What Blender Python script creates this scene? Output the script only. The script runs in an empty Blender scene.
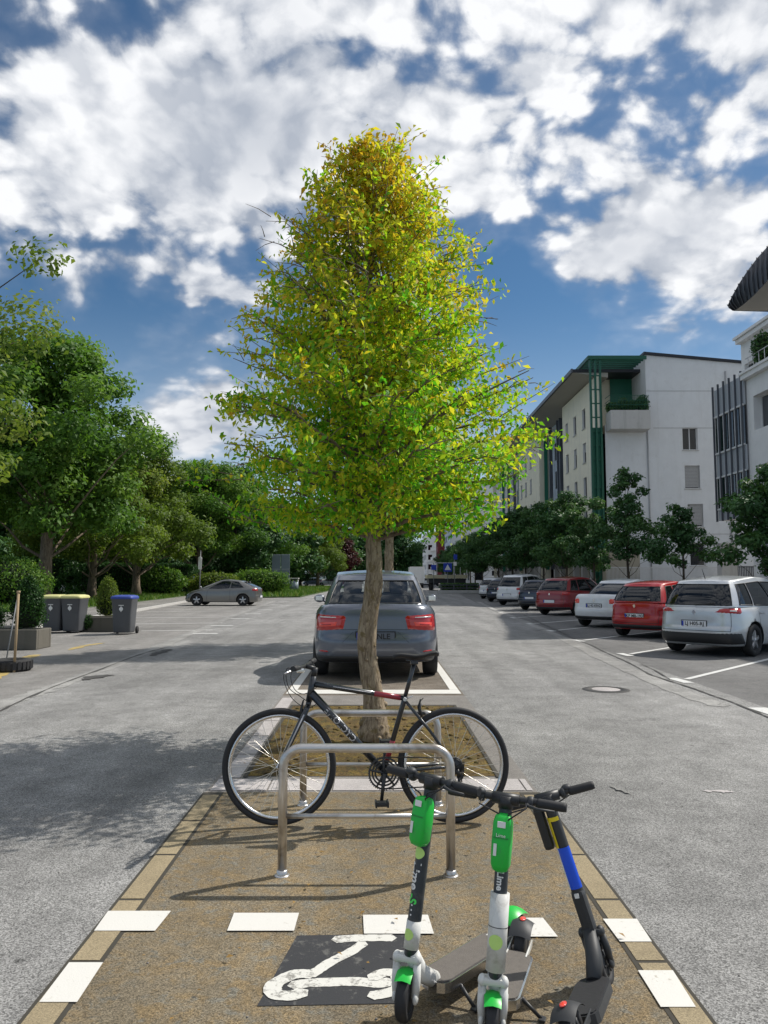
import bpy, bmesh, math, random
import numpy as np
from mathutils import Vector, Matrix
R = math.radians
col = bpy.context.scene.collection
scene = bpy.context.scene
random.seed(7)
CAMH, FPX, PITCH = 1.55, 769.0, math.atan(66/769)
CT, ST = math.cos(PITCH), math.sin(PITCH)

def ray(px, py):
    v = (512-py)/FPX
    return ((px-384)/FPX, CT - v*ST, ST + v*CT)
def G(px, py, z=0.0):
    """ground point seen at a pixel of the survey photograph"""
    x, y, d = ray(px, py); t = (z-CAMH)/d
    return Vector((x*t, y*t, z))
def P(px, py, Y):
    x, y, d = ray(px, py); t = Y/y
    return Vector((x*t, Y, CAMH + d*t))

# ---------------------------------------------------------------- materials
class NT:
    def __init__(s, nt): s.nt = nt
    def n(s, typ, **kw):
        nd = s.nt.nodes.new(typ)
        for k, v in kw.items():
            if k in nd.inputs: s.set(nd.inputs[k], v)
            else: setattr(nd, k, v)
        return nd
    def set(s, inp, v):
        if isinstance(v, bpy.types.NodeSocket): s.nt.links.new(v, inp)
        elif isinstance(v, bpy.types.Node): s.nt.links.new(v.outputs[0], inp)
        else:
            if inp.type == 'VECTOR' and hasattr(v, '__len__'): v = v[:3]
            inp.default_value = v
    def m(s, op, a, b=0.0, c=0.0, clamp=False):
        nd = s.nt.nodes.new('ShaderNodeMath'); nd.operation = op; nd.use_clamp = clamp
        s.set(nd.inputs[0], a); s.set(nd.inputs[1], b); s.set(nd.inputs[2], c)
        return nd.outputs[0]
    def mix(s, f, a, b, mode='MIX'):
        nd = s.nt.nodes.new('ShaderNodeMix'); nd.data_type = 'RGBA'; nd.blend_type = mode
        s.set(nd.inputs[0], f); s.set(nd.inputs[6], a); s.set(nd.inputs[7], b)
        return nd.outputs[2]
    def rng(s, v, a, b, c=0.0, d=1.0, smooth=False):
        nd = s.nt.nodes.new('ShaderNodeMapRange'); nd.interpolation_type = 'SMOOTHSTEP' if smooth else 'LINEAR'
        for i, x in enumerate((v, a, b, c, d)): s.set(nd.inputs[i], x)
        return nd.outputs[0]
    def noise(s, vec, scale, detail=4, rough=.55, dist=0.0):
        nd = s.nt.nodes.new('ShaderNodeTexNoise')
        if vec is not None: s.set(nd.inputs['Vector'], vec)
        s.set(nd.inputs['Scale'], scale); s.set(nd.inputs['Detail'], detail)
        s.set(nd.inputs['Roughness'], rough); s.set(nd.inputs['Distortion'], dist)
        return nd.outputs['Fac']
    def vor(s, vec, scale, feature='F1', out='Distance', rnd=1.0):
        nd = s.nt.nodes.new('ShaderNodeTexVoronoi'); nd.feature = feature
        if vec is not None: s.set(nd.inputs['Vector'], vec)
        s.set(nd.inputs['Scale'], scale); s.set(nd.inputs['Randomness'], rnd)
        return nd.outputs[out]
def c4(c): return (c[0], c[1], c[2], 1.0)
def mat_new(name):
    m = bpy.data.materials.new(name); m.use_nodes = True
    m.node_tree.nodes.clear(); t = NT(m.node_tree)
    out = t.n('ShaderNodeOutputMaterial')
    return m, t, out
def pbr(name, colr, rough=.6, metal=0.0, var=.12, vscale=6.0, bump=0.0, bscale=60.0, dirt=None, dscale=2.0, coat=0.0, spec=.5, trans=0.0):
    m, t, out = mat_new(name)
    oc = t.n('ShaderNodeTexCoord').outputs['Object']
    nz = t.noise(oc, vscale, 6, .6)
    cc = t.mix(nz, c4([x*(1-var) for x in colr]), c4([min(1, x*(1+var)) for x in colr]))
    if dirt:
        dz = t.rng(t.noise(oc, dscale, 8, .65, .5), .48, .72, 0, 1, True)
        cc = t.mix(dz, cc, c4(dirt))
    b = t.n('ShaderNodeBsdfPrincipled'); t.set(b.inputs['Base Color'], cc)
    t.set(b.inputs['Roughness'], t.m('ADD', rough-.06, t.m('MULTIPLY', nz, .12))); b.inputs['Metallic'].default_value = metal
    b.inputs['Coat Weight'].default_value = coat; b.inputs['Coat Roughness'].default_value = .04
    b.inputs['Specular IOR Level'].default_value = spec
    if bump:
        bn = t.n('ShaderNodeBump'); bn.inputs['Strength'].default_value = bump; bn.inputs['Distance'].default_value = .01
        t.set(bn.inputs['Height'], t.noise(oc, bscale, 6, .6)); t.set(b.inputs['Normal'], bn)
    t.set(out.inputs[0], b); return m
def leafmat(name, cols, trans=.38, rough=.55):
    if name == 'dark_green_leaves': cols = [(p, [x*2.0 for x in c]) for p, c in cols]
    m, t, out = mat_new(name)
    a = t.n('ShaderNodeAttribute'); a.attribute_name = 'tint'
    r = t.n('ShaderNodeValToRGB'); t.set(r.inputs[0], a.outputs['Fac'])
    el = r.color_ramp.elements
    while len(el) < len(cols): el.new(.5)
    for i, (p, c) in enumerate(cols): el[i].position = p; el[i].color = c4(c)
    b = t.n('ShaderNodeBsdfPrincipled'); t.set(b.inputs['Base Color'], r.outputs[0]); b.inputs['Roughness'].default_value = rough
    b.inputs['Specular IOR Level'].default_value = .3
    tr = t.n('ShaderNodeBsdfTranslucent'); t.set(tr.inputs['Color'], t.mix(1.0, r.outputs[0], (1.25, 1.3, .7, 1), 'MULTIPLY'))
    mx = t.n('ShaderNodeMixShader'); mx.inputs[0].default_value = trans
    t.set(mx.inputs[1], b); t.set(mx.inputs[2], tr); t.set(out.inputs[0], mx); return m
def glassmat(name, tint, alpha, rough=.03):
    m, t, out = mat_new(name)
    tr = t.n('ShaderNodeBsdfTransparent'); tr.inputs[0].default_value = c4(tint)
    g = t.n('ShaderNodeBsdfGlossy'); g.inputs['Roughness'].default_value = rough; g.inputs['Color'].default_value = (.95, .97, 1, 1)
    d = t.n('ShaderNodeBsdfDiffuse'); d.inputs[0].default_value = (.012, .015, .018, 1)
    m1 = t.n('ShaderNodeMixShader'); m1.inputs[0].default_value = alpha
    t.set(m1.inputs[1], tr); t.set(m1.inputs[2], d)
    lw = t.n('ShaderNodeLayerWeight'); lw.inputs['Blend'].default_value = .5
    fr = t.m('ADD', t.m('MULTIPLY', t.m('POWER', lw.outputs['Facing'], 4.0), .8), .05)
    m2 = t.n('ShaderNodeMixShader'); t.set(m2.inputs[0], fr); t.set(m2.inputs[1], m1); t.set(m2.inputs[2], g)
    t.set(out.inputs[0], m2); return m
def paint(name, c, metal=.35, rough=.3, coat=.8):
    m = pbr(name, c, rough, metal, .03, 3, coat=coat, dirt=[x*.85+.008 for x in c], dscale=1.3); return m

def asphalt(name, base, speck=.9, tintc=None, sc=1.0, worn=.25, speckscale=230, patchc=None):
    m, t, out = mat_new(name)
    oc = t.n('ShaderNodeTexCoord').outputs['Object']
    big = t.noise(oc, .35*sc, 6, .6, .4); med = t.noise(oc, 3.0*sc, 8, .65, .3)
    v = t.n('ShaderNodeTexVoronoi'); t.set(v.inputs['Vector'], oc); v.inputs['Scale'].default_value = speckscale
    gs = t.n('ShaderNodeSeparateColor'); t.set(gs.inputs[0], v.outputs['Color'])
    grain = gs.outputs[0]
    fine = t.noise(oc, 95, 3, .7)
    k = t.m('ADD', t.m('MULTIPLY', t.m('SUBTRACT', grain, .5), speck), 1.0)
    k = t.m('MULTIPLY', k, t.rng(big, .3, .7, 1-worn*.6, 1+worn*.6))
    k = t.m('MULTIPLY', k, t.rng(med, .3, .7, 1-worn*.55, 1+worn*.55))
    k = t.m('MULTIPLY', k, t.rng(fine, .3, .7, .82, 1.18))
    mpt = t.n('ShaderNodeMapping'); t.set(mpt.inputs[0], oc); mpt.inputs['Scale'].default_value = (1.0, .07, 1.0)
    k = t.m('MULTIPLY', k, t.rng(t.noise(mpt.outputs[0], 1.5*sc, 5, .6), .35, .65, 1-worn*.45, 1+worn*.35))
    sp = t.rng(t.noise(oc, 1.7*sc, 7, .72, .6), .60, .68, 1.0, 1-worn*.8, True); k = t.m('MULTIPLY', k, sp)
    k = t.m('MULTIPLY', k, t.rng(t.vor(oc, 2.3*sc), .03, .07, 1-worn*1.3, 1.0, True))
    cc = c4(base)
    if tintc: cc = t.mix(t.rng(t.noise(oc, 5.5, 9, .7, 1.2), .42, .62, 0, 1, True), c4(base), c4(tintc))
    if patchc: cc = t.mix(t.rng(t.noise(oc, 13, 6, .7, .4), .5, .66, 0, 1, True), cc, c4(patchc))
    mu = t.n('ShaderNodeVectorMath'); mu.operation = 'SCALE'; t.set(mu.inputs[0], cc); t.set(mu.inputs['Scale'], k)
    b = t.n('ShaderNodeBsdfPrincipled'); t.set(b.inputs['Base Color'], mu.outputs[0]); b.inputs['Roughness'].default_value = .85
    b.inputs['Specular IOR Level'].default_value = .25
    bn = t.n('ShaderNodeBump'); bn.inputs['Strength'].default_value = .5; bn.inputs['Distance'].default_value = .004
    t.set(bn.inputs['Height'], t.m('ADD', grain, t.m('MULTIPLY', fine, 1.2))); t.set(b.inputs['Normal'], bn)
    t.set(out.inputs[0], b); return m
def roadpaint(name, colr, wear=.5, wearc=(.2, .2, .2), scale=28):
    m, t, out = mat_new(name)
    oc = t.n('ShaderNodeTexCoord').outputs['Object']
    n1 = t.noise(oc, scale, 9, .75, .3); n2 = t.noise(oc, 4, 5, .6)
    f = t.rng(t.m('ADD', t.m('MULTIPLY', n1, .7), t.m('MULTIPLY', n2, .3)), wear, wear+.08, 0, 1, True)
    cc = t.mix(f, c4(colr), c4(wearc))
    cc = t.mix(t.m('MULTIPLY', t.noise(oc, 120, 4), .25), cc, c4([x*.75 for x in colr]))
    b = t.n('ShaderNodeBsdfPrincipled'); t.set(b.inputs['Base Color'], cc); b.inputs['Roughness'].default_value = .7
    bn = t.n('ShaderNodeBump'); bn.inputs['Strength'].default_value = .35; bn.inputs['Distance'].default_value = .003
    t.set(bn.inputs['Height'], t.noise(oc, 180, 3)); t.set(b.inputs['Normal'], bn)
    t.set(out.inputs[0], b); return m
def bark(name, c1, c2, sc=1.0, blot=None):
    m, t, out = mat_new(name)
    oc = t.n('ShaderNodeTexCoord').outputs['Object']
    mp = t.n('ShaderNodeMapping'); t.set(mp.inputs[0], oc); mp.inputs['Scale'].default_value = (14*sc, 14*sc, 3.2*sc)
    n = t.noise(mp.outputs[0], 1.6, 9, .7, .8)
    cc = t.mix(t.rng(n, .36, .64, 0, 1), c4(c1), c4(c2))
    if blot: cc = t.mix(t.rng(t.noise(oc, 9*sc, 4, .6, .4), .52, .66, 0, .8, True), cc, c4(blot))
    b = t.n('ShaderNodeBsdfPrincipled'); t.set(b.inputs['Base Color'], cc); b.inputs['Roughness'].default_value = .9
    bn = t.n('ShaderNodeBump'); bn.inputs['Strength'].default_value = .8; bn.inputs['Distance'].default_value = .02
    t.set(bn.inputs['Height'], n); t.set(b.inputs['Normal'], bn); t.set(out.inputs[0], b); return m
def blockwall(name, base, joint, sx, sy, mortar=.02, stain=None):
    m, t, out = mat_new(name)
    oc = t.n('ShaderNodeTexCoord').outputs['Object']
    n = t.noise(oc, 1.2, 8, .65, .3)
    cc = t.mix(n, c4([x*.86 for x in base]), c4([min(1, x*1.1) for x in base]))
    if stain:
        mp = t.n('ShaderNodeMapping'); t.set(mp.inputs[0], oc); mp.inputs['Scale'].default_value = (1.6, 1.6, .16)
        cc = t.mix(t.rng(t.noise(mp.outputs[0], 1.3, 8, .7), .5, .74, 0, .55, True), cc, c4(stain))
        cc = t.mix(t.rng(t.noise(oc, .9, 9, .75, 1.5), .56, .62, 0, .3, True), cc, c4(stain))
    b = t.n('ShaderNodeBsdfPrincipled'); t.set(b.inputs['Base Color'], cc); b.inputs['Roughness'].default_value = .88
    bn = t.n('ShaderNodeBump'); bn.inputs['Strength'].default_value = .25; bn.inputs['Distance'].default_value = .01
    t.set(bn.inputs['Height'], t.noise(oc, 30, 5)); t.set(b.inputs['Normal'], bn); t.set(out.inputs[0], b); return m

# ---------------------------------------------------------------- mesh builder
class MB:
    def __init__(s): s.v = []; s.f = []; s.mi = []; s.sm = []
    def add(s, vs, fs, mi=0, smooth=False):
        o = len(s.v); s.v += [tuple(x) for x in vs]
        for f in fs: s.f.append(tuple(o+i for i in f)); s.mi.append(mi); s.sm.append(smooth)
    def box(s, c, d, mi=0, rot=None, bev=0.0):
        c = Vector(c); hx, hy, hz = d[0]/2, d[1]/2, d[2]/2
        if bev <= 0:
            vs = [Vector((x, y, z)) for x in (-hx, hx) for y in (-hy, hy) for z in (-hz, hz)]
            fs = [(0, 1, 3, 2), (4, 6, 7, 5), (0, 4, 5, 1), (2, 3, 7, 6), (0, 2, 6, 4), (1, 5, 7, 3)]
        else:
            bm = bmesh.new(); bmesh.ops.create_cube(bm, size=1)
            for v in bm.verts: v.co = Vector((v.co.x*d[0], v.co.y*d[1], v.co.z*d[2]))
            bmesh.ops.bevel(bm, geom=bm.edges[:], offset=min(bev, min(d)*.45), segments=2, affect='EDGES', profile=.6)
            bm.verts.index_update(); vs = [v.co.copy() for v in bm.verts]; fs = [[v.index for v in f.verts] for f in bm.faces]; bm.free()
        if rot is not None: vs = [rot @ v for v in vs]
        s.add([v+c for v in vs], fs, mi, False)
    def tube(s, pts, r, seg=10, mi=0, cap=True, closed=False):
        pts = [Vector(p) for p in pts]; n = len(pts)
        rs = r if isinstance(r, (list, tuple)) else [r]*n
        vs = []; prev = None
        for i, p in enumerate(pts):
            if closed: t = pts[(i+1) % n]-pts[i-1]
            else: t = pts[min(i+1, n-1)]-pts[max(i-1, 0)]
            if t.length < 1e-9: t = Vector((0, 0, 1))
            t.normalize()
            if prev is None:
                a = Vector((0, 0, 1)) if abs(t.z) < .9 else Vector((1, 0, 0)); u = t.cross(a).normalized()
            else:
                u = prev - t*prev.dot(t)
                u = u.normalized() if u.length > 1e-6 else t.orthogonal().normalized()
            prev = u; w = t.cross(u)
            for k in range(seg):
                a = 2*math.pi*k/seg; vs.append(p+(u*math.cos(a)+w*math.sin(a))*rs[i])
        fs = []
        for i in range(n if closed else n-1):
            j = (i+1) % n
            for k in range(seg):
                l = (k+1) % seg; fs.append((i*seg+k, i*seg+l, j*seg+l, j*seg+k))
        s.add(vs, fs, mi, True)
        if cap and not closed:
            o = len(s.v)-n*seg
            s.f.append(tuple(o+k for k in range(seg))[::-1]); s.mi.append(mi); s.sm.append(False)
            s.f.append(tuple(o+(n-1)*seg+k for k in range(seg))); s.mi.append(mi); s.sm.append(False)
    def lathe(s, prof, c=(0, 0, 0), axis='Z', seg=24, mi=0, smooth=True, closed=False):
        c = Vector(c); vs = []; n = len(prof)
        for (r, h) in prof:
            for k in range(seg):
                a = 2*math.pi*k/seg; x, y = r*math.cos(a), r*math.sin(a)
                vs.append(c+(Vector((x, y, h)) if axis == 'Z' else Vector((h, x, y)) if axis == 'X' else Vector((x, h, y))))
        fs = []
        for i in range(n if closed else n-1):
            j = (i+1) % n
            for k in range(seg): fs.append((i*seg+k, i*seg+(k+1) % seg, j*seg+(k+1) % seg, j*seg+k))
        s.add(vs, fs, mi, smooth)
    def prism(s, poly, z0, z1, mi=0, fn=None):
        """poly = list of (a,b); fn(a,b,h)->Vector"""
        fn = fn or (lambda a, b, h: Vector((a, b, h)))
        n = len(poly); vs = [fn(a, b, z0) for a, b in poly]+[fn(a, b, z1) for a, b in poly]
        fs = [tuple(range(n))[::-1], tuple(range(n, 2*n))]+[(i, (i+1) % n, n+(i+1) % n, n+i) for i in range(n)]
        s.add(vs, fs, mi, False)
    def sphere(s, c, r, mi=0, seg=14, rings=9):
        c = Vector(c); r = r if isinstance(r, (tuple, list)) else (r, r, r)
        vs = []; fs = []
        for i in range(rings+1):
            ph = math.pi*i/rings
            for k in range(seg):
                a = 2*math.pi*k/seg
                vs.append(c+Vector((r[0]*math.sin(ph)*math.cos(a), r[1]*math.sin(ph)*math.sin(a), r[2]*math.cos(ph))))
        for i in range(rings):
            for k in range(seg): fs.append((i*seg+k, (i+1)*seg+k, (i+1)*seg+(k+1) % seg, i*seg+(k+1) % seg))
        s.add(vs, fs, mi, True)
    def grid(s, rows, mi=0, smooth=True):
        n = len(rows); m = len(rows[0]); vs = [p for r in rows for p in r]
        s.add(vs, [(i*m+j, i*m+j+1, (i+1)*m+j+1, (i+1)*m+j) for i in range(n-1) for j in range(m-1)], mi, smooth)
    def build(s, name, mats, parent=None, loc=None, fixn=True):
        me = bpy.data.meshes.new(name); me.from_pydata([tuple(v) for v in s.v], [], s.f)
        for m in (mats if isinstance(mats, (list, tuple)) else [mats]): me.materials.append(m)
        me.polygons.foreach_set('material_index', s.mi); me.polygons.foreach_set('use_smooth', s.sm)
        me.validate(); me.update()
        if fixn:
            bm = bmesh.new(); bm.from_mesh(me); bmesh.ops.remove_doubles(bm, verts=bm.verts, dist=1e-5)
            bmesh.ops.recalc_face_normals(bm, faces=bm.faces); bm.to_mesh(me); bm.free()
        o = bpy.data.objects.new(name, me); col.objects.link(o)
        if parent is not None: o.parent = parent
        if loc is not None: o.location = loc
        return o

def tag(o, label=None, cat=None, group=None, kind=None):
    if label: o['label'] = label
    if cat: o['category'] = cat
    if group: o['group'] = group
    if kind: o['kind'] = kind
    return o
def thing(name, label, cat, loc=(0, 0, 0), rz=0, group=None, scale=1.0, rot=None):
    o = bpy.data.objects.new(name, None); o.empty_display_size = .2; col.objects.link(o)
    o.location = loc; o.rotation_euler = rot if rot else (0, 0, rz)
    o.scale = (scale,)*3 if isinstance(scale, (int, float)) else scale
    return tag(o, label, cat, group)
def struct(o): o['kind'] = 'structure'; return o
def copy_tree(o, parent=None, kids=None):
    c = o.copy(); col.objects.link(c)
    if parent is not None: c.parent = parent
    for ch in kids_of(o): copy_tree(ch, c)
    return c
def kids_of(o): return [x for x in bpy.data.objects if x.parent == o]
def text_obj(s, size, mat, parent=None, M=None, extrude=.001, name='lettering', fn=None, align='CENTER', bold=0.0):
    cu = bpy.data.curves.new('lettering', 'FONT'); cu.body = s; cu.size = size; cu.extrude = extrude; cu.align_x = align; cu.align_y = 'CENTER'
    cu.resolution_u = 3; cu.offset = bold
    t = bpy.data.objects.new('tmp', cu); col.objects.link(t)
    dg = bpy.context.evaluated_depsgraph_get(); me = bpy.data.meshes.new_from_object(t.evaluated_get(dg))
    bpy.data.objects.remove(t); bpy.data.curves.remove(cu); me.name = name
    for v in me.vertices:
        p = v.co.copy()
        if M is not None: p = M @ p
        if fn is not None: p = fn(p)
        v.co = p
    me.materials.clear(); me.materials.append(mat)
    o = bpy.data.objects.new(name, me); col.objects.link(o)
    if parent is not None: o.parent = parent
    return o
def sheet(name, pts, z, mat, thick=0):
    b = MB()
    if thick: b.prism([(p[0], p[1]) for p in pts], z-thick, z)
    else: b.add([(p[0], p[1], z) for p in pts], [tuple(range(len(pts)))])
    return struct(b.build(name, mat))

# ---------------------------------------------------------------- foliage
def leaf_mesh(name, Pn, Nn, S, tint, mat, rs, droop=.25, aspect=.55):
    n = len(Pn); Nn = Nn/np.maximum(np.linalg.norm(Nn, axis=1, keepdims=True), 1e-6)
    rnd = rs.normal(size=(n, 3)); D = rnd-(rnd*Nn).sum(1, keepdims=True)*Nn
    D[:, 2] -= droop; D = D-(D*Nn).sum(1, keepdims=True)*Nn*.6
    D /= np.maximum(np.linalg.norm(D, axis=1, keepdims=True), 1e-6)
    B = np.cross(Nn, D); B /= np.maximum(np.linalg.norm(B, axis=1, keepdims=True), 1e-6)
    S = S[:, None]
    v = np.stack([Pn-D*S*.5, Pn-B*S*aspect*.5+Nn*S*.10-D*S*.05, Pn+D*S*.5-Nn*S*.12, Pn+B*S*aspect*.5+Nn*S*.10-D*S*.05], axis=1).reshape(-1, 3)
    me = bpy.data.meshes.new(name); me.vertices.add(4*n); me.vertices.foreach_set('co', v.astype(np.float32).ravel())
    me.loops.add(4*n); me.loops.foreach_set('vertex_index', np.arange(4*n, dtype=np.int32))
    me.polygons.add(n); me.polygons.foreach_set('loop_start', np.arange(0, 4*n, 4, dtype=np.int32))
    me.update(calc_edges=True); me.validate()
    at = me.attributes.new('tint', 'FLOAT', 'POINT'); at.data.foreach_set('value', np.repeat(tint, 4).astype(np.float32))
    me.materials.append(mat); return me
def unit(rs, n):
    d = rs.normal(size=(n, 3)); return d/np.linalg.norm(d, axis=1, keepdims=True)
TREES = {}
def tree_meshes(key, H, zc, Rr, ncl, nleaf, ls, lmat, bmat, tr, seed, profile=None, clr=(.2, .36), multi=1, lean=0):
    """trunk mesh + crown mesh for a broadleaf tree"""
    rs = np.random.RandomState(seed); rd = random.Random(seed)
    cl = []
    prof = profile or [(0, .45), (.12, .8), (.35, 1), (.6, .88), (.82, .58), (1, .12)]
    pz = [p[0] for p in prof]; pr = [p[1] for p in prof]
    for i in range(ncl):
        h = max(.005, (i+.5)/ncl*.94+rd.uniform(-.03, .03))
        h = h**.9
        rad = np.interp(h, pz, pr)*Rr; a = i*2.399+rd.uniform(-.4, .4); rr = rad*(rd.uniform(.35, .93) if rd.random() < .82 else rd.uniform(0, .35))
        cr = rd.uniform(*clr)*Rr*(.6+.5*np.interp(h, pz, pr))
        cl.append((Vector((rr*math.cos(a), rr*math.sin(a), zc+h*(H-zc)*.95)), cr))
    w = np.array([c[1]**2 for c in cl]); w /= w.sum()
    idx = rs.choice(len(cl), nleaf, p=w)
    C = np.array([tuple(c[0]) for c in cl])[idx]; CR = np.array([c[1] for c in cl])[idx]
    d = unit(rs, nleaf); d[:, 2] = d[:, 2]*.9+.1
    jit = 1+.35*rs.normal(size=nleaf)*.5
    rad = CR*(rs.uniform(.15, 1, nleaf)**.38)*jit
    Pn = C+d*rad[:, None]*np.array([1, 1, .72])
    Pn[:, 2] = np.maximum(Pn[:, 2], zc*.82)
    Nn = d*.7+unit(rs, nleaf)*.65+np.array([0, 0, .55])
    S = ls*rs.uniform(.6, 1.35, nleaf)
    ct = rs.uniform(0, 1, len(cl))[idx]
    tint = np.clip(.5*ct+.5*rs.uniform(0, 1, nleaf), 0, 1)
    crown = leaf_mesh(key+'_crown', Pn, Nn, S, tint, lmat, rs)
    b = MB()
    stem_core = [Vector((0, 0, 0))] if multi == 1 else [Vector((rd.uniform(-.3, .3), rd.uniform(-.3, .3), 0)) for _ in range(multi)]
    for s0 in stem_core:
        n = 14; pts = []; rr_ = []
        for i in range(n):
            t = i/(n-1); z = t*H*.86
            pts.append(s0*(1+t*2.5)+Vector((math.sin(t*3+seed)*.02*H*t+lean*t, math.cos(t*4+seed)*.02*H*t, z)))
            rr_.append(tr*(1-.86*t)*(1+.55*math.exp(-t*22)))
        b.tube(pts, rr_, 10)
        sel = cl if len(cl) < 40 else rd.sample(cl, 40)
        for (c, r) in sel:
            zt = max(zc*.55, c.z-(c.xy.length)*.75-.2*r); zt = min(zt, H*.8); t = zt/(H*.86); i = min(n-2, int(t*(n-1)))
            p0 = pts[i].lerp(pts[i+1], t*(n-1)-i); r0 = max(.012, rr_[i]*.26)
            mid = p0.lerp(c, .5)+Vector((rd.uniform(-.35, .35)*r, rd.uniform(-.35, .35)*r, .3*r))
            b.tube([p0, p0.lerp(mid, .5)+Vector((rd.uniform(-.2, .2)*r, rd.uniform(-.2, .2)*r, -.08*r)), mid, mid.lerp(c, .55)+Vector((rd.uniform(-.2, .2)*r, rd.uniform(-.2, .2)*r, 0)), c], [r0, r0*.8, r0*.55, r0*.35, r0*.15], 6, cap=False)
    o = b.build(key+'_trunk', bmat, fixn=False); me = o.data; bpy.data.objects.remove(o)
    TREES[key] = (me, crown)
def plant_tree(key, label, loc, group=None, rz=0, scale=1.0, name='street_tree', cat='tree'):
    t = thing(name, label, cat, loc, rz, group, scale)
    for nm, me in zip(('trunk', 'crown'), TREES[key]):
        o = bpy.data.objects.new(nm, me); col.objects.link(o); o.parent = t
    return t
def hedge(name, label, cat, loc, dims, n, ls, lmat, seed, rz=0, rnd=.25, group=None, shape='box'):
    """clipped hedge or bush: leaves over a dark core"""
    rs = np.random.RandomState(seed); t = thing(name, label, cat, loc, rz, group)
    w, d, h = dims
    if shape == 'box':
        q = rs.uniform(-1, 1, (n, 3)); ax = rs.choice(3, n, p=[.2, .4, .4]); sg = rs.choice([-1, 1], n)
        q[np.arange(n), ax] = sg*rs.uniform(.82, 1.04, n); q[:, 2] = np.where((ax == 2) & (sg < 0), -q[:, 2], q[:, 2])
        Nn = np.zeros((n, 3)); Nn[np.arange(n), ax] = np.sign(q[np.arange(n), ax])
    else:
        u = unit(rs, n); q = u*(rs.uniform(.3, 1, n)**.3*(1+.1*rs.normal(size=n)))[:, None]; Nn = u.copy()
        if shape == 'cone': k = np.clip(1.05-.55*(q[:, 2]+1)/2, .2, 1); q[:, 0] *= k*1.1; q[:, 1] *= k*1.1
    wob = 1+rnd*.35*np.sin(q[:, :1]*7+seed)*np.cos(q[:, 2:3]*5)
    Pn = q*wob*np.array([w/2, d/2, h/2])+np.array([0, 0, h/2]); Pn[:, 2] = np.maximum(Pn[:, 2], .01)
    me = leaf_mesh('foliage', Pn, Nn*.7+unit(rs, n)*.7, ls*rs.uniform(.6, 1.4, n), rs.uniform(0, 1, n), lmat, rs)
    o = bpy.data.objects.new('foliage', me); col.objects.link(o); o.parent = t
    b = MB()
    if shape == 'box': b.box((0, 0, h*.47), (w*.9, d*.84, h*.9), bev=.08)
    elif shape == 'cone': b.lathe([(.02, 0), (w*.28, h*.1), (w*.32, h*.3), (w*.22, h*.6), (w*.09, h*.8), (.01, h*.88)], seg=10)
    else: b.sphere((0, 0, h*.48), (w*.38, d*.38, h*.42))
    b.build('stem_core', M['hedge_core'], t); return t  # solid dark core coloured to stand in for shade inside the foliage
# ---------------------------------------------------------------- materials used
M = {}
M['road'] = asphalt('road_asphalt', (.232, .229, .222), 1.25, worn=.38, speckscale=180)
M['road_far'] = asphalt('pavement_asphalt', (.22, .212, .2), .8, worn=.3, speckscale=160)
M['lot'] = asphalt('parking_asphalt', (.15, .148, .145), .9, worn=.28, speckscale=180)
M['lotL'] = asphalt('left_parking_asphalt', (.22, .212, .202), .8, worn=.3, speckscale=180)
M['island'] = asphalt('brown_asphalt', (.178, .148, .102), 1.1, (.205, .152, .084), worn=.26, speckscale=230, patchc=(.16, .150, .122))
M['bay'] = asphalt('bay_asphalt', (.19, .165, .135), .8, (.15, .125, .1), worn=.3)
M['kerbstone'] = asphalt('sand_kerb_block', (.30, .245, .155), .5, worn=.22, speckscale=300)
M['frame_stone'] = asphalt('pale_kerb_stone', (.46, .43, .42), .35, worn=.22, speckscale=300)
M['slab'] = asphalt('grey_slab', (.22, .205, .19), .5, worn=.25)
M['joint'] = pbr('dark_joint', (.05, .045, .035), .95)
M['soil'] = asphalt('pit_soil', (.085, .055, .02), 1.3, (.14, .095, .02), worn=.6, speckscale=90, patchc=(.06, .06, .02))
M['white_line'] = roadpaint('white_road_paint', (.68, .665, .62), .555, (.42, .38, .31), 34)
M['symbol_paint'] = roadpaint('worn_symbol_paint', (.66, .65, .60), .515, (.22, .21, .19), 30)
M['worn_line'] = roadpaint('worn_road_paint', (.62, .62, .6), .54, (.2, .2, .2), 40)
M['yellow_line'] = roadpaint('yellow_road_paint', (.45, .33, .1), .5, (.2, .19, .18))
M['black_patch'] = roadpaint('black_road_patch', (.030, .031, .035), .545, (.12, .118, .11), 24)
M['crack'] = pbr('crack_tar', (.06, .058, .055), .9)
M['crack_pale'] = asphalt('pale_gutter', (.275, .27, .258), .9, worn=.4)
M['iron'] = pbr('cast_iron', (.06, .058, .055), .6, .6, bump=.3)
M['ground'] = asphalt('ground_far', (.13, .13, .11), .5, worn=.5, speckscale=60)
M['grassbed'] = pbr('grass_soil', (.05, .09, .02), .95, var=.4, vscale=3)
M['grassblade'] = leafmat('grass_blades', [(0, (.05, .12, .015)), (.6, (.09, .19, .03)), (1, (.2, .24, .06))], .3)
M['hill'] = pbr('distant_hill', (.07, .10, .11), 1)
M['steel'] = pbr('brushed_steel', (.62, .60, .58), .33, .9, .08, 20, bump=.05, dirt=(.30, .25, .2), dscale=4)
M['black_rubber'] = pbr('black_rubber', (.022, .022, .024), .7, var=.3, vscale=25, bump=.1)
M['tyre'] = pbr('tyre_rubber', (.018, .018, .019), .8, var=.3, vscale=12, dirt=(.06, .055, .05))
M['black_plastic'] = pbr('black_plastic', (.02, .021, .023), .45, var=.15)
M['dark_plastic'] = pbr('dark_plastic', (.035, .037, .04), .55, var=.15)
M['bike_frame'] = pbr('bike_dark_paint', (.022, .026, .032), .28, .3, .1, coat=.7)
M['bike_red'] = pbr('bike_red_decal', (.30, .015, .03), .3, coat=.5)
M['bike_grey'] = pbr('bike_grey_decal', (.5, .5, .52), .35)
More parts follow.
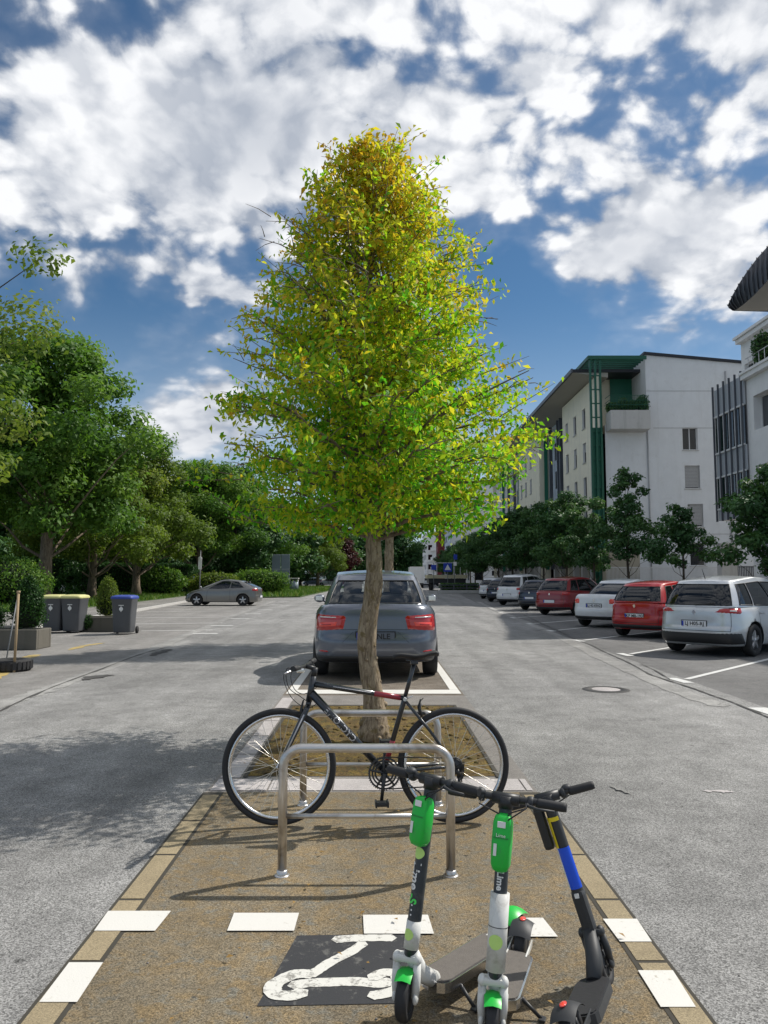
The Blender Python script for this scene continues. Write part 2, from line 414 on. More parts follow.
M['alu'] = pbr('polished_aluminium', (.72, .72, .73), .25, 1.0, .05)
M['chrome'] = pbr('chrome', (.85, .85, .86), .12, 1.0, .02)
M['spoke'] = pbr('spoke_steel', (.75, .72, .66), .3, .8)
M['lime'] = pbr('vivid_green_plastic', (.01, .50, .05), .38, var=.07, dirt=(.03, .38, .07), dscale=9)
M['lime_lt'] = pbr('pale_lime_sticker', (.55, .80, .22), .5, var=.03)
M['lime_mid'] = pbr('green_letter', (.08, .75, .12), .5, var=.03)
M['stemdark'] = pbr('scooter_slate_metal', (.045, .055, .065), .42, .3, .1, dirt=(.12, .12, .12), dscale=14)
M['scwhite'] = pbr('scooter_white_plastic', (.68, .68, .65), .42, var=.06, dirt=(.42, .40, .36), dscale=10)
M['deck'] = pbr('grip_deck', (.14, .125, .11), .9, var=.25, vscale=40, bump=.4, bscale=200)
M['blue'] = pbr('blue_wrap', (.01, .09, .72), .35, var=.05)
M['yellow'] = pbr('yellow_wrap', (.80, .62, .02), .38, var=.05)
M['white'] = pbr('white_enamel', (.78, .78, .76), .45, var=.05)
M['red_glass'] = pbr('red_tail_lens', (.42, .010, .012), .12, 0, .1, coat=.8)
M['red_lamp'] = pbr('bright_red_lens', (.85, .07, .05), .15, 0, .2, 30, coat=.8)
M['clear_lens'] = pbr('clear_lens', (.65, .62, .60), .12, .3, .1, coat=.8)
M['head_lens'] = pbr('headlight_lens', (.55, .58, .6), .1, .5, .1, coat=1)
M['plate'] = pbr('plate_white', (.72, .73, .75), .4, var=.03)
M['plate_blue'] = pbr('plate_blue', (.02, .05, .42), .4)
M['ink'] = pbr('black_ink', (.012, .012, .014), .5)
M['interior'] = pbr('car_interior', (.02, .02, .022), .85)  # dark trim; also stands in for darkness inside cabins, wheel wells and rooms
M['seatgrey'] = pbr('seat_fabric', (.06, .06, .065), .9)
M['beige'] = pbr('interior_beige', (.35, .32, .26), .8)
M['glass_dark'] = glassmat('tinted_car_glass', (.30, .34, .35), .45)
M['glass_clear'] = glassmat('clear_car_glass', (.82, .86, .86), .06)
M['win_glass'] = glassmat('building_glass', (.4, .45, .5), .75)
M['rim'] = pbr('alloy_rim', (.48, .48, .5), .3, .85, .1)
for k, c, me in (('silver', (.60, .62, .64), .45), ('grey', (.115, .130, .165), .3), ('red', (.40, .004, .008), .05), ('crimson', (.24, .004, .010), .1),
             ('whitecar', (.72, .73, .75), .05), ('navy', (.018, .025, .05), .4), ('taupe', (.20, .195, .185), .6), ('bluegrey', (.10, .14, .2), .4)):
    M['car_'+k] = paint('car_paint_'+k, c, me)
M['bark'] = bark('pale_trunk_bark', (.13, .09, .055), (.44, .35, .24), 1.5, (.17, .12, .045))
M['bark_dark'] = bark('dark_bark', (.035, .028, .02), (.11, .085, .06), .5)
M['bark_grey_brown'] = bark('grey_brown_bark', (.08, .06, .045), (.26, .20, .14), .5)  # paler grey-brown bark colour, next to the dark one
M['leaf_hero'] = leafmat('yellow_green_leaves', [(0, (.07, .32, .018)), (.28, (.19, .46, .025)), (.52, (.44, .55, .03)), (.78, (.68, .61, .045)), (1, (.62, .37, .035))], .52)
M['leaf_mid'] = leafmat('mid_green_leaves', [(0, (.05, .12, .02)), (.5, (.10, .21, .035)), (1, (.19, .30, .055))], .42)
M['leaf_warm'] = leafmat('olive_green_leaves', [(0, (.06, .11, .018)), (.5, (.13, .20, .03)), (1, (.23, .27, .055))], .42)
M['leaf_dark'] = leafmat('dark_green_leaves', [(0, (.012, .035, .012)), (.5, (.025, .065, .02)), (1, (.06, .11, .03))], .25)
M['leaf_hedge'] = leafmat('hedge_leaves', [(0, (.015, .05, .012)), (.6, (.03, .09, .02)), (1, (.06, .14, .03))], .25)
M['leaf_purple'] = leafmat('maroon_leaves', [(0, (.03, .008, .01)), (1, (.09, .02, .025))], .25)
M['hedge_core'] = pbr('hedge_core', (.012, .02, .008), 1)
M['white_wall'] = blockwall('white_render', (.68, .69, .70), None, 1, 1, stain=(.55, .55, .54))
M['cream_wall'] = blockwall('cream_render', (.84, .78, .62), None, 1, 1, stain=(.62, .59, .5))
M['pale_wall'] = blockwall('pale_render', (.76, .75, .74), None, 1, 1, stain=(.6, .59, .57))
M['blue_wall'] = blockwall('bluish_render', (.52, .58, .66), None, 1, 1)
M['beige_wall'] = blockwall('beige_stone', (.40, .36, .28), None, 1, 1, stain=(.3, .27, .22))
M['concrete'] = blockwall('concrete', (.50, .49, .47), None, 1, 1, stain=(.3, .29, .27))
M['mossy'] = blockwall('mossy_concrete', (.13, .12, .10), None, 1, 1, stain=(.05, .055, .035))
M['roof_dark'] = pbr('dark_roof_sheet', (.03, .032, .04), .5, .3)
M['soffit'] = pbr('soffit_boards', (.36, .34, .31), .8)
M['green_metal'] = pbr('green_painted_steel', (.008, .09, .052), .45, var=.08)
M['green_glass'] = pbr('green_panel', (.01, .13, .075), .4, var=.1)
M['shutter'] = pbr('grey_shutter', (.36, .36, .36), .6)
M['frame_white'] = pbr('white_window_frame', (.6, .6, .6), .5)
M['dark_steel'] = pbr('dark_mullion', (.10, .105, .12), .45, .3)
M['spandrel'] = pbr('spandrel_panel', (.42, .44, .47), .4, .1)
M['plate_dark'] = pbr('plate_in_body_grey', (.10, .115, .145), .4)
M['bin_grey'] = pbr('bin_grey_plastic', (.085, .09, .10), .55, var=.1)
M['bin_yellow'] = pbr('bin_yellow_lid', (.58, .56, .24), .55)
M['bin_blue'] = pbr('bin_blue_lid', (.03, .06, .30), .5)
M['wood'] = pbr('timber', (.34, .25, .15), .8, var=.2, vscale=15)
M['sign_blue'] = pbr('sign_blue', (.015, .05, .42), .4)
M['sign_back'] = pbr('sign_grey_back', (.20, .24, .28), .5, .4)
M['brown_box'] = pbr('brown_panel', (.16, .05, .025), .6)
M['cream_board'] = pbr('cream_board', (.55, .50, .32), .6)
M['grey_paint'] = pbr('grey_paint', (.2, .21, .22), .6)
M['maroon'] = pbr('maroon_render', (.14, .02, .025), .8)

# ---------------------------------------------------------------- cars
def outline_u(n, ratio, N=4000):
    th = np.linspace(-math.pi/2, math.pi/2, N)      # rear centre -> front centre on +x side
    c, s = np.cos(th), np.sin(th)
    x = np.abs(c)**(2/n); y = np.sign(s)*np.abs(s)**(2/n)*ratio
    d = np.concatenate([[0], np.cumsum(np.hypot(np.diff(x), np.diff(y)))])
    return th, d/d[-1], d[-1]
def make_car(label, group, spec, paintm, loc, rz, scale=1.0, name='parked_car', glass='glass_dark', plate=None, hero=False):
    L, W, H = spec['L'], spec['W'], spec['H']; zb = spec.get('zb', .2)
    root = thing(name, label, 'car', loc, rz, group, scale)
    nB = 6.0; ratio = L/W
    th_, u_, tot = outline_u(nB, ratio); arc = tot*W/2
    zt = spec['ztop']; zy = [a[0] for a in zt]; zz = [a[1] for a in zt]
    def ztop(y): return float(np.interp(y, zy, zz))
    wfk = ([0, .08, .3, .5, .75, .9, 1], spec.get('wf', [.955, .985, .997, 1, .985, .96, .90]))
    rek = ([0, .1, .3, .42, .5, .85, .95, 1], spec.get('re', [.12, .03, .0, .0, .035, .05, .075, .13]))
    fek = ([0, .1, .35, .5, .8, .95, 1], spec.get('fe', [.15, .03, .0, .03, .14, .28, .38]))
    def S(u, t, sx=1):
        a = float(np.interp(u, u_, th_)); c, s = math.cos(a), math.sin(a)
        x = W/2*float(np.interp(t, *wfk))*abs(c)**(2/nB)
        if s < 0: y = -(L/2-float(np.interp(t, *rek)))*abs(s)**(2/nB)
        else: y = (L/2-float(np.interp(t, *fek)))*abs(s)**(2/nB)
        z = zb+t*(ztop(y)-zb)
        return Vector((x*sx, y, z))
    def Sn(u, t, sx, off):
        p = S(u, t, sx); e = 1e-3
        a = S(min(u+e, 1), t, sx)-S(max(u-e, 0), t, sx); b = S(u, min(t+.01, 1), sx)-S(u, max(t-.01, 0), sx)
        nn = a.cross(b); nn = nn.normalized() if nn.length > 1e-9 else Vector((0, -1, 0))
        if nn.dot(Vector((p.x, p.y*.3, 0))) < 0: nn = -nn
        return p+nn*off
    def uz(sarc, z):
        u = min(max(abs(sarc)/arc, 0), 1); y = S(u, .5).y
        for _ in range(2):
            t = (z-zb)/(ztop(y)-zb); y = S(u, min(max(t, 0), 1)).y
        return u, min(max(t, 0), 1)
    def patch(quad, off, name, mat, nu=8, nv=4, parent=None, pillow=True, build=True, mb=None, mi=0):
        """quad: (s,z) bottom-left, bottom-right, top-right, top-left, s measured along the outline from rear centre"""
        b = mb or MB(); rows = []
        for j in range(nv+1):
            v = j/nv; row = []
            for i in range(nu+1):
                w = i/nu
                s_ = (quad[0][0]*(1-w)+quad[1][0]*w)*(1-v)+(quad[3][0]*(1-w)+quad[2][0]*w)*v
                z_ = (quad[0][1]*(1-w)+quad[1][1]*w)*(1-v)+(quad[3][1]*(1-w)+quad[2][1]*w)*v
                u, t = uz(s_, z_); o = off
                if pillow and (i in (0, nu) or j in (0, nv)): o = -.004
                row.append(Sn(u, t, -1 if s_ < 0 else 1, o))
            rows.append(row)
        b.grid(rows, mi)
        return b.build(name, mat, parent or root) if (build and mb is None) else b
    # body shell
    N = 72; T = [0, .05, .12, .22, .32, .42, .47, .52, .62, .72, .82, .9, .96, 1]
    us = [i/N for i in range(N+1)]
    b = MB(); rings = []
    for t in T:
        ring = [S(u, t, 1) for u in us]+[S(u, t, -1) for u in reversed(us[1:-1])]
        rings.append(ring)
    n = len(rings[0]); vs = [p for r in rings for p in r]
    b.add(vs, [(i*n+k, i*n+(k+1) % n, (i+1)*n+(k+1) % n, (i+1)*n+k) for i in range(len(T)-1) for k in range(n)], 0, True)
    gh = spec['gh']; yb0, yb1, yt0, yt1, wb, wt = gh
    for top in (True, False):
        Mx = 8; t = 1 if top else 0; rows = []
        for u in us:
            p = S(u, t); row = []
            for k in range(Mx+1):
                f = 1-2*k/Mx
                row.append(Vector((p.x*f, p.y, p.z+(spec.get('crown', .05)*((p.x**2-(p.x*f)**2)/(W/2)**2) if top else 0))))
            rows.append(row)
        m = Mx+1
        for i in range(len(rows)-1):
            for k in range(Mx):
                q = [rows[i][k], rows[i][k+1], rows[i+1][k+1], rows[i+1][k]]
                cy = sum(p.y for p in q)/4; cx = sum(p.x for p in q)/4
                ins = top and yb0+.1 < cy < yb1-.1 and abs(cx) < wb*.93
                b.add(q, [(0, 1, 2, 3)], 1 if (ins or not top) else 0, True)
    imat = M['beige'] if hero else M['interior']
    body = b.build('body', [M[paintm], imat, M['interior']], root)
    # wheel wells by boolean
    wr = spec.get('wr', .32); ya, yf = spec['axles']
    cb = MB()
    for yy in (ya, yf):
        for sx in (1, -1):
            prof = [(0, sx*(W/2-.34)), (wr+.055, sx*(W/2-.34)), (wr+.055, sx*(W/2+.2)), (0, sx*(W/2+.2))]
            cb.lathe([(max(r, .001), h) for r, h in prof], (0, yy, wr), 'X', 36, 1, False)
    cut = cb.build('cut', [M[paintm], imat, M['interior']])
    for p in cut.data.polygons: p.material_index = 2
    bm_ = bmesh.new(); bm_.from_mesh(cut.data); bmesh.ops.holes_fill(bm_, edges=bm_.edges); bm_.to_mesh(cut.data); bm_.free()
    md = body.modifiers.new('w', 'BOOLEAN'); md.operation = 'DIFFERENCE'; md.object = cut; md.solver = 'EXACT'
    body.parent = None
    dg = bpy.context.evaluated_depsgraph_get(); dg.update()
    nm = bpy.data.meshes.new_from_object(body.evaluated_get(dg)); body.modifiers.clear()
    if len(nm.polygons) > 200: body.data = nm
    body.parent = root; bpy.data.objects.remove(cut)
    # cabin
    nG = 6.5
    lb, cbY = (yb1-yb0)/2, (yb1+yb0)/2; lt, ctY = (yt1-yt0)/2, (yt1+yt0)/2
    thg, ug, totg = outline_u(nG, lb/wb)
    roofk = spec.get('roof', [(yt0, H-.07), ((yt0+yt1)/2, H), (yt1, H-.05)]); ry = [a[0] for a in roofk]; rz_ = [a[1] for a in roofk]
    def Gs(u, t, sx=1, off=0.0):
        a = float(np.interp(u, ug, thg)); c, s = math.cos(a), math.sin(a)
        cx, sy = abs(c)**(2/nG), math.copysign(abs(s)**(2/nG), s)
        bx, by = wb*cx, cbY+lb*sy; tx, ty = wt*cx, ctY+lt*sy
        k = 1+.035*4*t*(1-t)
        x = (bx*(1-t)+tx*t)*k; y = by*(1-t)+ty*t+ (.05*4*t*(1-t)*sy if abs(sy) > .9 else 0)
        z = (ztop(by)-.015)*(1-t)+(float(np.interp(ty, ry, rz_)))*t
        if off:
            nn = Vector((cx*1.0 if cx > .5 else cx*.3, sy*(abs(sy)**6), .25)).normalized(); return Vector(((x+nn.x*off)*sx, y+nn.y*off, z+nn.z*off))
        return Vector((x*sx, y, z))
    def u_side(y):
        return float(np.interp(y, [Gs(q, 0).y for q in ug[::20]], ug[::20]))
    def u_x(x, rear=True):
        qs = [q for q in np.linspace(0, .5, 400)] if rear else [q for q in np.linspace(1, .5, 400)]
        best = min(qs, key=lambda q: abs(Gs(q, 0).x-x)+(5 if abs((Gs(q, 0).y-(yb0 if rear else yb1))) > .35 else 0)); return best
    wins = []
    ur = u_x(wb*spec.get('rearfrac', .84)); uf = u_x(wb*.86, False)
    wins.append(('rear_window', -ur, ur, spec.get('rt', (.10, .86))))
    wins.append(('windscreen', uf, 2-uf, (.06, .90)))
    for (y0, y1) in spec['side']:
        for sx in (1, -1): wins.append(('side_window', u_side(y0), u_side(y1), (.08, .86), sx))
    ul = sorted(set([round(i/40, 5) for i in range(41)]+[round(min(max(x, 0), 1), 5) for w in wins for x in (abs(w[1]), w[2]) if 0 <= x <= 1]))
    tl = sorted(set([0, .03, .3, .5, .7, .93, .97, 1]+[x for w in wins for x in w[3]]))
    def hole(uc, tc, sx):
        for w in wins:
            if not (w[3][0] < tc < w[3][1]): continue
            if w[0] == 'rear_window' and uc < w[2]: return w
            if w[0] == 'windscreen' and uc > w[1]: return w
            if w[0] == 'side_window' and w[4] == sx and w[1] < uc < w[2]: return w
        return None
    cab = MB()
    for sx in (1, -1):
        for i in range(len(ul)-1):
            for j in range(len(tl)-1):
                if hole((ul[i]+ul[i+1])/2, (tl[j]+tl[j+1])/2, sx): continue
                cab.add([Gs(ul[i], tl[j], sx), Gs(ul[i+1], tl[j], sx), Gs(ul[i+1], tl[j+1], sx), Gs(ul[i], tl[j+1], sx)], [(0, 1, 2, 3)], 0, True)
    rows = []
    for u in ul:
        p = Gs(u, 1); rows.append([Vector((p.x*(1-2*k/8), p.y, p.z+.035*((p.x**2-(p.x*(1-2*k/8))**2)/wt**2))) for k in range(9)])
    cab.grid(rows)
    cabo = cab.build('cabin', [M[paintm]], root)
    for w in wins:
        g = MB(); sl = MB()
        def prs(a, bb, nseg):
            return [a+(bb-a)*k/nseg for k in range(nseg+1)]
        rows = []; t0, t1 = w[3]
        ulist = prs(w[1], w[2], 14)
        def ev(uu, t, off):
            if w[0] == 'rear_window': return Gs(abs(uu), t, -1 if uu < 0 else 1, off)
            if w[0] == 'windscreen': return Gs(uu if uu <= 1 else 2-uu, t, 1 if uu <= 1 else -1, off)
            return Gs(uu, t, w[4], off)
        for t in prs(t0, t1, 5): rows.append([ev(uu, t, -.006) for uu in ulist])
        g.grid(rows); go = g.build(w[0], M[glass], root)
        edge = [ev(uu, t0, .0) for uu in ulist]+[ev(ulist[-1], t, .0) for t in prs(t0, t1, 5)[1:]]+[ev(uu, t1, .0) for uu in reversed(ulist)][1:]+[ev(ulist[0], t, .0) for t in reversed(prs(t0, t1, 5))][1:-1]
        sl.tube(edge, .011, 5, closed=True); sl.build('window_seal', M['black_plastic'], go)
    # seats
    for (sx, yy, ww) in ((.36, .1, .5), (-.36, .1, .5), (0, yb0+.95 if spec.get('deep') else yb0+.8, 1.15)):
        q = MB(); z0 = ztop(0)-.35
        q.box((sx, yy-.12, z0+.28), (ww, .14, .62), bev=.05)
        for hx in ((sx,) if ww < 1 else (-.36, .36)): q.box((hx, yy-.16, z0+.68), (.27, .1, .19), bev=.04)
        q.build('seat', M['seatgrey'] if not hero else M['seatgrey'], root)
    # dark underside / wheels
    for yy in (ya, yf):
        for sx in (1, -1):
            xo = sx*(W/2-.015)
            q = MB(); tw = .2
            pr = [(wr*.62, -sx*tw), (wr*.93, -sx*tw), (wr, -sx*(tw-.03)), (wr, -sx*.035), (wr*.94, -sx*.004), (wr*.66, 0), (wr*.62, -sx*.02)]
            q2 = MB()
            q2.lathe([(wr*.63, 0), (wr*.60, -sx*.012), (wr*.57, -sx*.05), (.001, -sx*.055)], (0, 0, 0), 'X', 28)
            for k in range(spec.get('spk', 5)):
                a0 = 2*math.pi*k/spec.get('spk', 5)+.3
                ca, sa = math.cos(a0), math.sin(a0)
                def pt(r, wv, h): return Vector((-sx*h, r*ca-wv*sa, r*sa+wv*ca))
                q2.add([pt(.03, -.035, .006), pt(wr*.62, -.028, .016), pt(wr*.62, .028, .016), pt(.03, .035, .006),
                        pt(.03, -.045, .05), pt(wr*.62, -.04, .05), pt(wr*.62, .04, .05), pt(.03, .045, .05)],
                       [(0, 1, 2, 3), (0, 4, 5, 1), (1, 5, 6, 2), (2, 6, 7, 3), (3, 7, 4, 0)], 1)
            q2.lathe([(.001, sx*.004), (.045, sx*.002), (.05, -sx*.03)], (0, 0, 0), 'X', 14, 1)
            wheel = q2.build('wheel', [M['interior'], M['rim']], root, (xo, yy, wr))
            q.lathe(pr, (0, 0, 0), 'X', 32, 0, True, True); q.build('tyre', M['tyre'], wheel)
    # lights etc.
    for (quad, mt, nm_) in spec.get('lights', []):
        for sx in (1, -1):
            q = [(sx*a, z) for a, z in quad]
            patch(q, .012, nm_, M[mt])
    for (quad, mt, nm_) in spec.get('plates', []):
        patch(quad, .004, nm_, M[mt], 24, 4, pillow=False)
    fl = spec.get('front_lights', True)
    if fl:
        for sx in (1, -1):
            sf = arc; q = [(sx*(sf-.32), .56), (sx*(sf-.80), .60), (sx*(sf-.92), .74), (sx*(sf-.38), .66)]
            patch(q, .012, 'headlight', M['head_lens'])
        g = MB(); g.box((0, L/2-.02, .36), (W*.5, .06, .14), bev=.02); g.box((0, L/2-.02, .56), (W*.34, .06, .05), bev=.01)
        g.build('grille', M['black_plastic'], root)
    pz = spec.get('pz', .62); pv = S(0, .5).y if False else S(0, (pz-zb)/(ztop(-L/2)-zb)).y
    pl = MB(); pl.box((0, pv-.012, pz), (.52, .016, .115), bev=.004); plo = pl.build('license_plate', M['plate_dark' if hero else 'plate'], root)
    pb = MB(); pb.box((-.237, pv-.021, pz), (.04, .004, .105)); pb.build('plate_band', M['plate_blue'], plo)
    pf = MB(); pf.box((0, pv-.004, pz), (.555, .012, .145), bev=.004); pf.build('plate_frame', M['black_plastic'], plo)
    if plate:
        MM = Matrix.Translation((.015, pv-.022, pz)) @ Matrix.Rotation(R(90), 4, 'X')
        text_obj(plate, .105, M['ink'], plo, MM, .0008, 'plate_lettering', bold=.002)
    # mirrors
    for sx in (1, -1):
        q = MB(); ym = yb1-.42; zm = ztop(ym)+.1
        q.sphere((sx*(W/2+.07), ym, zm), (.095, .06, .07)); q.tube([(sx*(W/2-.07), ym+.02, zm-.07), (sx*(W/2+.05), ym, zm-.02)], .022, 6)
        mo = q.build('mirror', M[paintm], root)
        g = MB(); g.box((sx*(W/2+.072), ym-.050, zm), (.13, .02, .085), bev=.03); g.build('mirror_glass', M['chrome'], mo)
    # door seams, handles, trim
    b = MB()
    for ys in spec.get('seams', []):
        sarc = min([(abs(S(q, .6).y-ys)+ (9 if q < .2 or q > .85 else 0), q) for q in np.linspace(0, 1, 600)])[1]*arc
        for sx in (1, -1):
            patch([(sx*(sarc-.006), zb+.08), (sx*(sarc+.006), zb+.08), (sx*(sarc+.006), ztop(ys)-.02), (sx*(sarc-.006), ztop(ys)-.02)], .0015, '', None, 2, 10, pillow=False, mb=b)
    if b.v: b.build('panel_gap', M['ink'], root)
    if spec.get('gate'):
        gs, gzz = spec['gate']; b = MB(); patch([(-gs, gzz), (gs, gzz), (gs, gzz+.011), (-gs, gzz+.011)], .003, '', None, 24, 2, pillow=False, mb=b)
        for sx in (1, -1): patch([(sx*gs, gzz), (sx*(gs+.010), gzz), (sx*(gs+.03), ztop(-L/2)-.03), (sx*(gs+.02), ztop(-L/2)-.03)], .003, '', None, 2, 8, pillow=False, mb=b)
        b.build('tailgate_gap', M['dark_plastic'], root)
    for ys in spec.get('handles', []):
        for sx in (1, -1):
            q = min([(abs(S(k, .8).y-ys)+(9 if k < .2 or k > .85 else 0), k) for k in np.linspace(0, 1, 600)])[1]
            p = Sn(q, .84, sx, .02); g = MB(); g.box(p, (.03, .19, .03), bev=.012); g.build('door_handle', M[paintm], root)
    for (quad, mt, nm_) in spec.get('trim', []):
        patch(quad, .012, nm_, M[mt], 40, 4, pillow=True)
    if spec.get('antenna'): 
        g = MB(); g.tube([(0, yt0+.15, H-.03), (0, yt0+.02, H+.17)], [.012, .005], 6); g.build('antenna', M['black_plastic'], root)
    if spec.get('wiper'):
        g = MB(); p0 = Gs(.0, .06, 1, .02); p1 = Gs(u_x(.42), .16, 1, .025); g.tube([p0, p1], .009, 5); g.build('wiper', M['black_plastic'], root)
    if spec.get('badge'):
        zbd = spec['badge']; yy = S(0, (zbd-zb)/(ztop(-L/2)-zb)).y; g = MB(); g.prism([(0, .055), (.038, 0), (0, -.055), (-.038, 0)], 0, .012, fn=lambda a, c, h: Vector((a, yy-h-.002, zbd+c))); g.build('badge', M['chrome'], root)
    return root, S, Sn, uz, patch
def rl(s0, s1, z0, z1, up=.0): return [(s0, z0), (s1, z0), (s1, z1+up), (s0, z1)]
SEDAN = dict(L=4.48, W=1.82, H=1.49, zb=.24, crown=.03, axles=(-1.42, 1.22), ztop=[(-2.24, 1.0), (-2.12, 1.035), (-1.9, 1.02), (-1.3, .985), (0, .93), (.9, .95), (1.3, .93), (2.0, .80), (2.24, .68)],
    gh=(-1.50, 1.12, -.82, .22, .79, .61), side=[(-.95, -.12), (-.03, .62)], roof=[(-.78, 1.44), (-.3, 1.49), (.22, 1.44)], rearfrac=.88, rt=(.10, .82), wr=.315,
    seams=[-.95, -.08, .9], handles=[-.85, .0], pz=.60)
MPV = dict(L=4.35, W=1.85, H=1.62, zb=.22, crown=.03, axles=(-1.33, 1.37), ztop=[(-2.17, 1.02), (-1.6, 1.02), (0, .96), (1.2, .98), (1.9, .84), (2.17, .72)],
    gh=(-2.08, 1.45, -1.72, .35, .84, .62), side=[(-1.78, -1.22), (-1.14, -.12), (-.04, .85)], roof=[(-1.72, 1.53), (-.6, 1.62), (.35, 1.58)], rt=(.07, .88), rearfrac=.86, wr=.33,
    lights=[([(.44, .905), (1.06, .860), (1.06, 1.0), (.58, .985)], 'red_glass', 'taillight'), ([(.72, .915), (.92, .90), (.92, .955), (.74, .955)], 'clear_lens', 'reversing_lamp')], trim=[([(-1.15, .24), (1.15, .24), (1.02, .50), (-1.02, .50)], 'black_plastic', 'bumper')],
    seams=[-1.1, -.05, 1.0], handles=[-.95, .05], pz=.66, antenna=True, wiper=True, badge=.90, deep=True, gate=(.74, .52))
HATCH = dict(L=3.95, W=1.69, H=1.48, zb=.22, crown=.03, axles=(-1.22, 1.22), ztop=[(-1.97, .95), (-1.4, .95), (0, .92), (1.0, .94), (1.7, .80), (1.97, .70)],
    gh=(-1.90, 1.15, -1.50, .2, .77, .58), side=[(-1.6, -1.15), (-1.05, -.12), (-.04, .65)], roof=[(-1.5, 1.41), (-.6, 1.48), (.2, 1.44)], rt=(.08, .86), rearfrac=.86, wr=.30,
    lights=[(rl(.62, .92, .72, .92), 'red_glass', 'taillight')], trim=[([(-1.0, .24), (1.0, .24), (.98, .36), (-.98, .36)], 'black_plastic', 'bumper')],
    seams=[-.95, -.05, .9], handles=[-.85, .05], pz=.58, wiper=True, badge=.84, gate=(.66, .40))
COUPE = dict(L=4.22, W=1.77, H=1.44, zb=.2, crown=.03, axles=(-1.28, 1.34), ztop=[(-2.11, 1.0), (-1.6, 1.02), (0, .93), (1.1, .93), (1.7, .80), (2.11, .66)],
    gh=(-2.0, 1.5, -1.15, .1, .79, .58), side=[(-1.35, -.55), (-.47, .75)], roof=[(-1.15, 1.36), (-.4, 1.44), (.1, 1.41)], rt=(.1, .86), wr=.32,
    lights=[(rl(.5, .95, .82, .95), 'red_glass', 'taillight')], seams=[-.55, .75], handles=[-.42], pz=.5, fe=[.15, .03, 0, .02, .08, .18, .3])
# ================================================================ setting: ground
struct(sheet('ground', [(-1500, -60), (1500, -60), (1500, 3000), (-1500, 3000)], -.03, M['ground']))
sheet('parking_lot', [(-16, -6), (-4.0, -6), (-4.0, 9), (-4.6, 16), (-7.4, 54), (-11, 110), (-16, 110), (-13.2, 54), (-11.4, 35), (-16, 33.9)], 0, M['lotL'])
sheet('parking_lot', [(4.0, -6), (12.2, -6), (12.2, 130), (9, 130), (5.5, 60), (4.9, 35), (4.4, 12)], 0, M['lot'])
sheet('road', [(-4.4, -6), (4.3, -6), (4.62, 12), (5.1, 35), (6.4, 60), (9.4, 110), (14, 220), (14, 600), (-14, 600), (-14, 220), (-11, 110), (-8.0, 54), (-5.15, 16), (-4.7, 9)], .004, M['road'])
def I(a, y): return (-.03-.0105*y+a, y)
def isheet(name, a0, a1, y0, y1, z, mat): return sheet(name, [I(a0, y0), I(a1, y0), I(a1, y1), I(a0, y1)], z, mat)
isheet('island_paving', -1.20, 1.20, .2, 5.71, .008, M['island'])
isheet('island_slab', -1.20, 1.20, 5.71, 10.3, .008, M['slab'])
isheet('parking_bay', -1.20, 1.20, 10.3, 19.5, .008, M['bay'])
isheet('tree_pit', -.97, .97, 6.15, 9.45, .012, M['soil'])
b = MB()
for (a0, a1, y0, y1) in ((-1.0, -.965, 6.1, 9.5), (.965, 1.0, 6.1, 9.5)):
    q = [I(a0, y0), I(a1, y0), I(a1, y1), I(a0, y1)]; b.add([(p[0], p[1], .017) for p in q], [(0, 1, 2, 3)])
q = [I(-.965, 9.45), I(.965, 9.45), I(.965, 9.5), I(-.965, 9.5)]; b.add([(p[0], p[1], .017) for p in q], [(0, 1, 2, 3)])
struct(b.build('pit_edge', M['joint']))
# pale stones round the pit, with joints
rd = random.Random(3); b = MB()
a = -1.18
while a < 1.15:
    w = min(rd.uniform(.38, .55), 1.18-a); q = [I(a+.006, 5.74), I(a+w-.006, 5.74), I(a+w-.006, 6.06), I(a+.006, 6.06)]
    b.add([(p[0], p[1], .013) for p in q], [(0, 1, 2, 3)]); a += w
y = 6.1
while y < 9.9:
    for s in (-1,):
        q = [I(s*1.17, y), I(s*1.02, y), I(s*1.02, y+.78), I(s*1.17, y+.78)]; b.add([(p[0], p[1], .013) for p in q], [(0, 1, 2, 3)])
    y += .8
struct(b.build('pit_frame', M['frame_stone']))
# block kerb strips along the island, flush with the asphalt
for s in (-1, 1):
    isheet('kerb_bed', s*1.215, s*1.065, .2, 5.7, .0100, M['joint'])
    y = .25; b = MB()
    while y < 5.6:
        l = min(.60, 5.69-y)
        q = [I(s*1.198, y), I(s*1.085, y), I(s*1.085, y+l-.022), I(s*1.198, y+l-.022)]
        b.add([(p[0], p[1], .0122) for p in q], [(0, 1, 2, 3)]); y += l
    struct(b.build('kerb_strip', M['kerbstone']))
def quadpx(name, pts, z, mat):
    q = [G(*p) for p in pts]; return sheet(name, [(p.x, p.y) for p in q], z, mat)
Zl = .0145
for pts in ([(108, 914), (171, 914), (155, 934), (94, 934)], [(234, 916), (299, 916), (294, 934), (227, 934)], [(363, 918), (428, 918), (434, 937), (364, 937)],
            [(500, 921), (543, 921), (558, 940), (505, 940)], [(603, 922), (637, 922), (652, 945), (620, 945)], [(69, 966), (103, 966), (77, 1006), (39, 1006)], [(638, 974), (673, 974), (696, 1011), (661, 1011)]):
    quadpx('painted_dash', pts, Zl, M['white_line'])
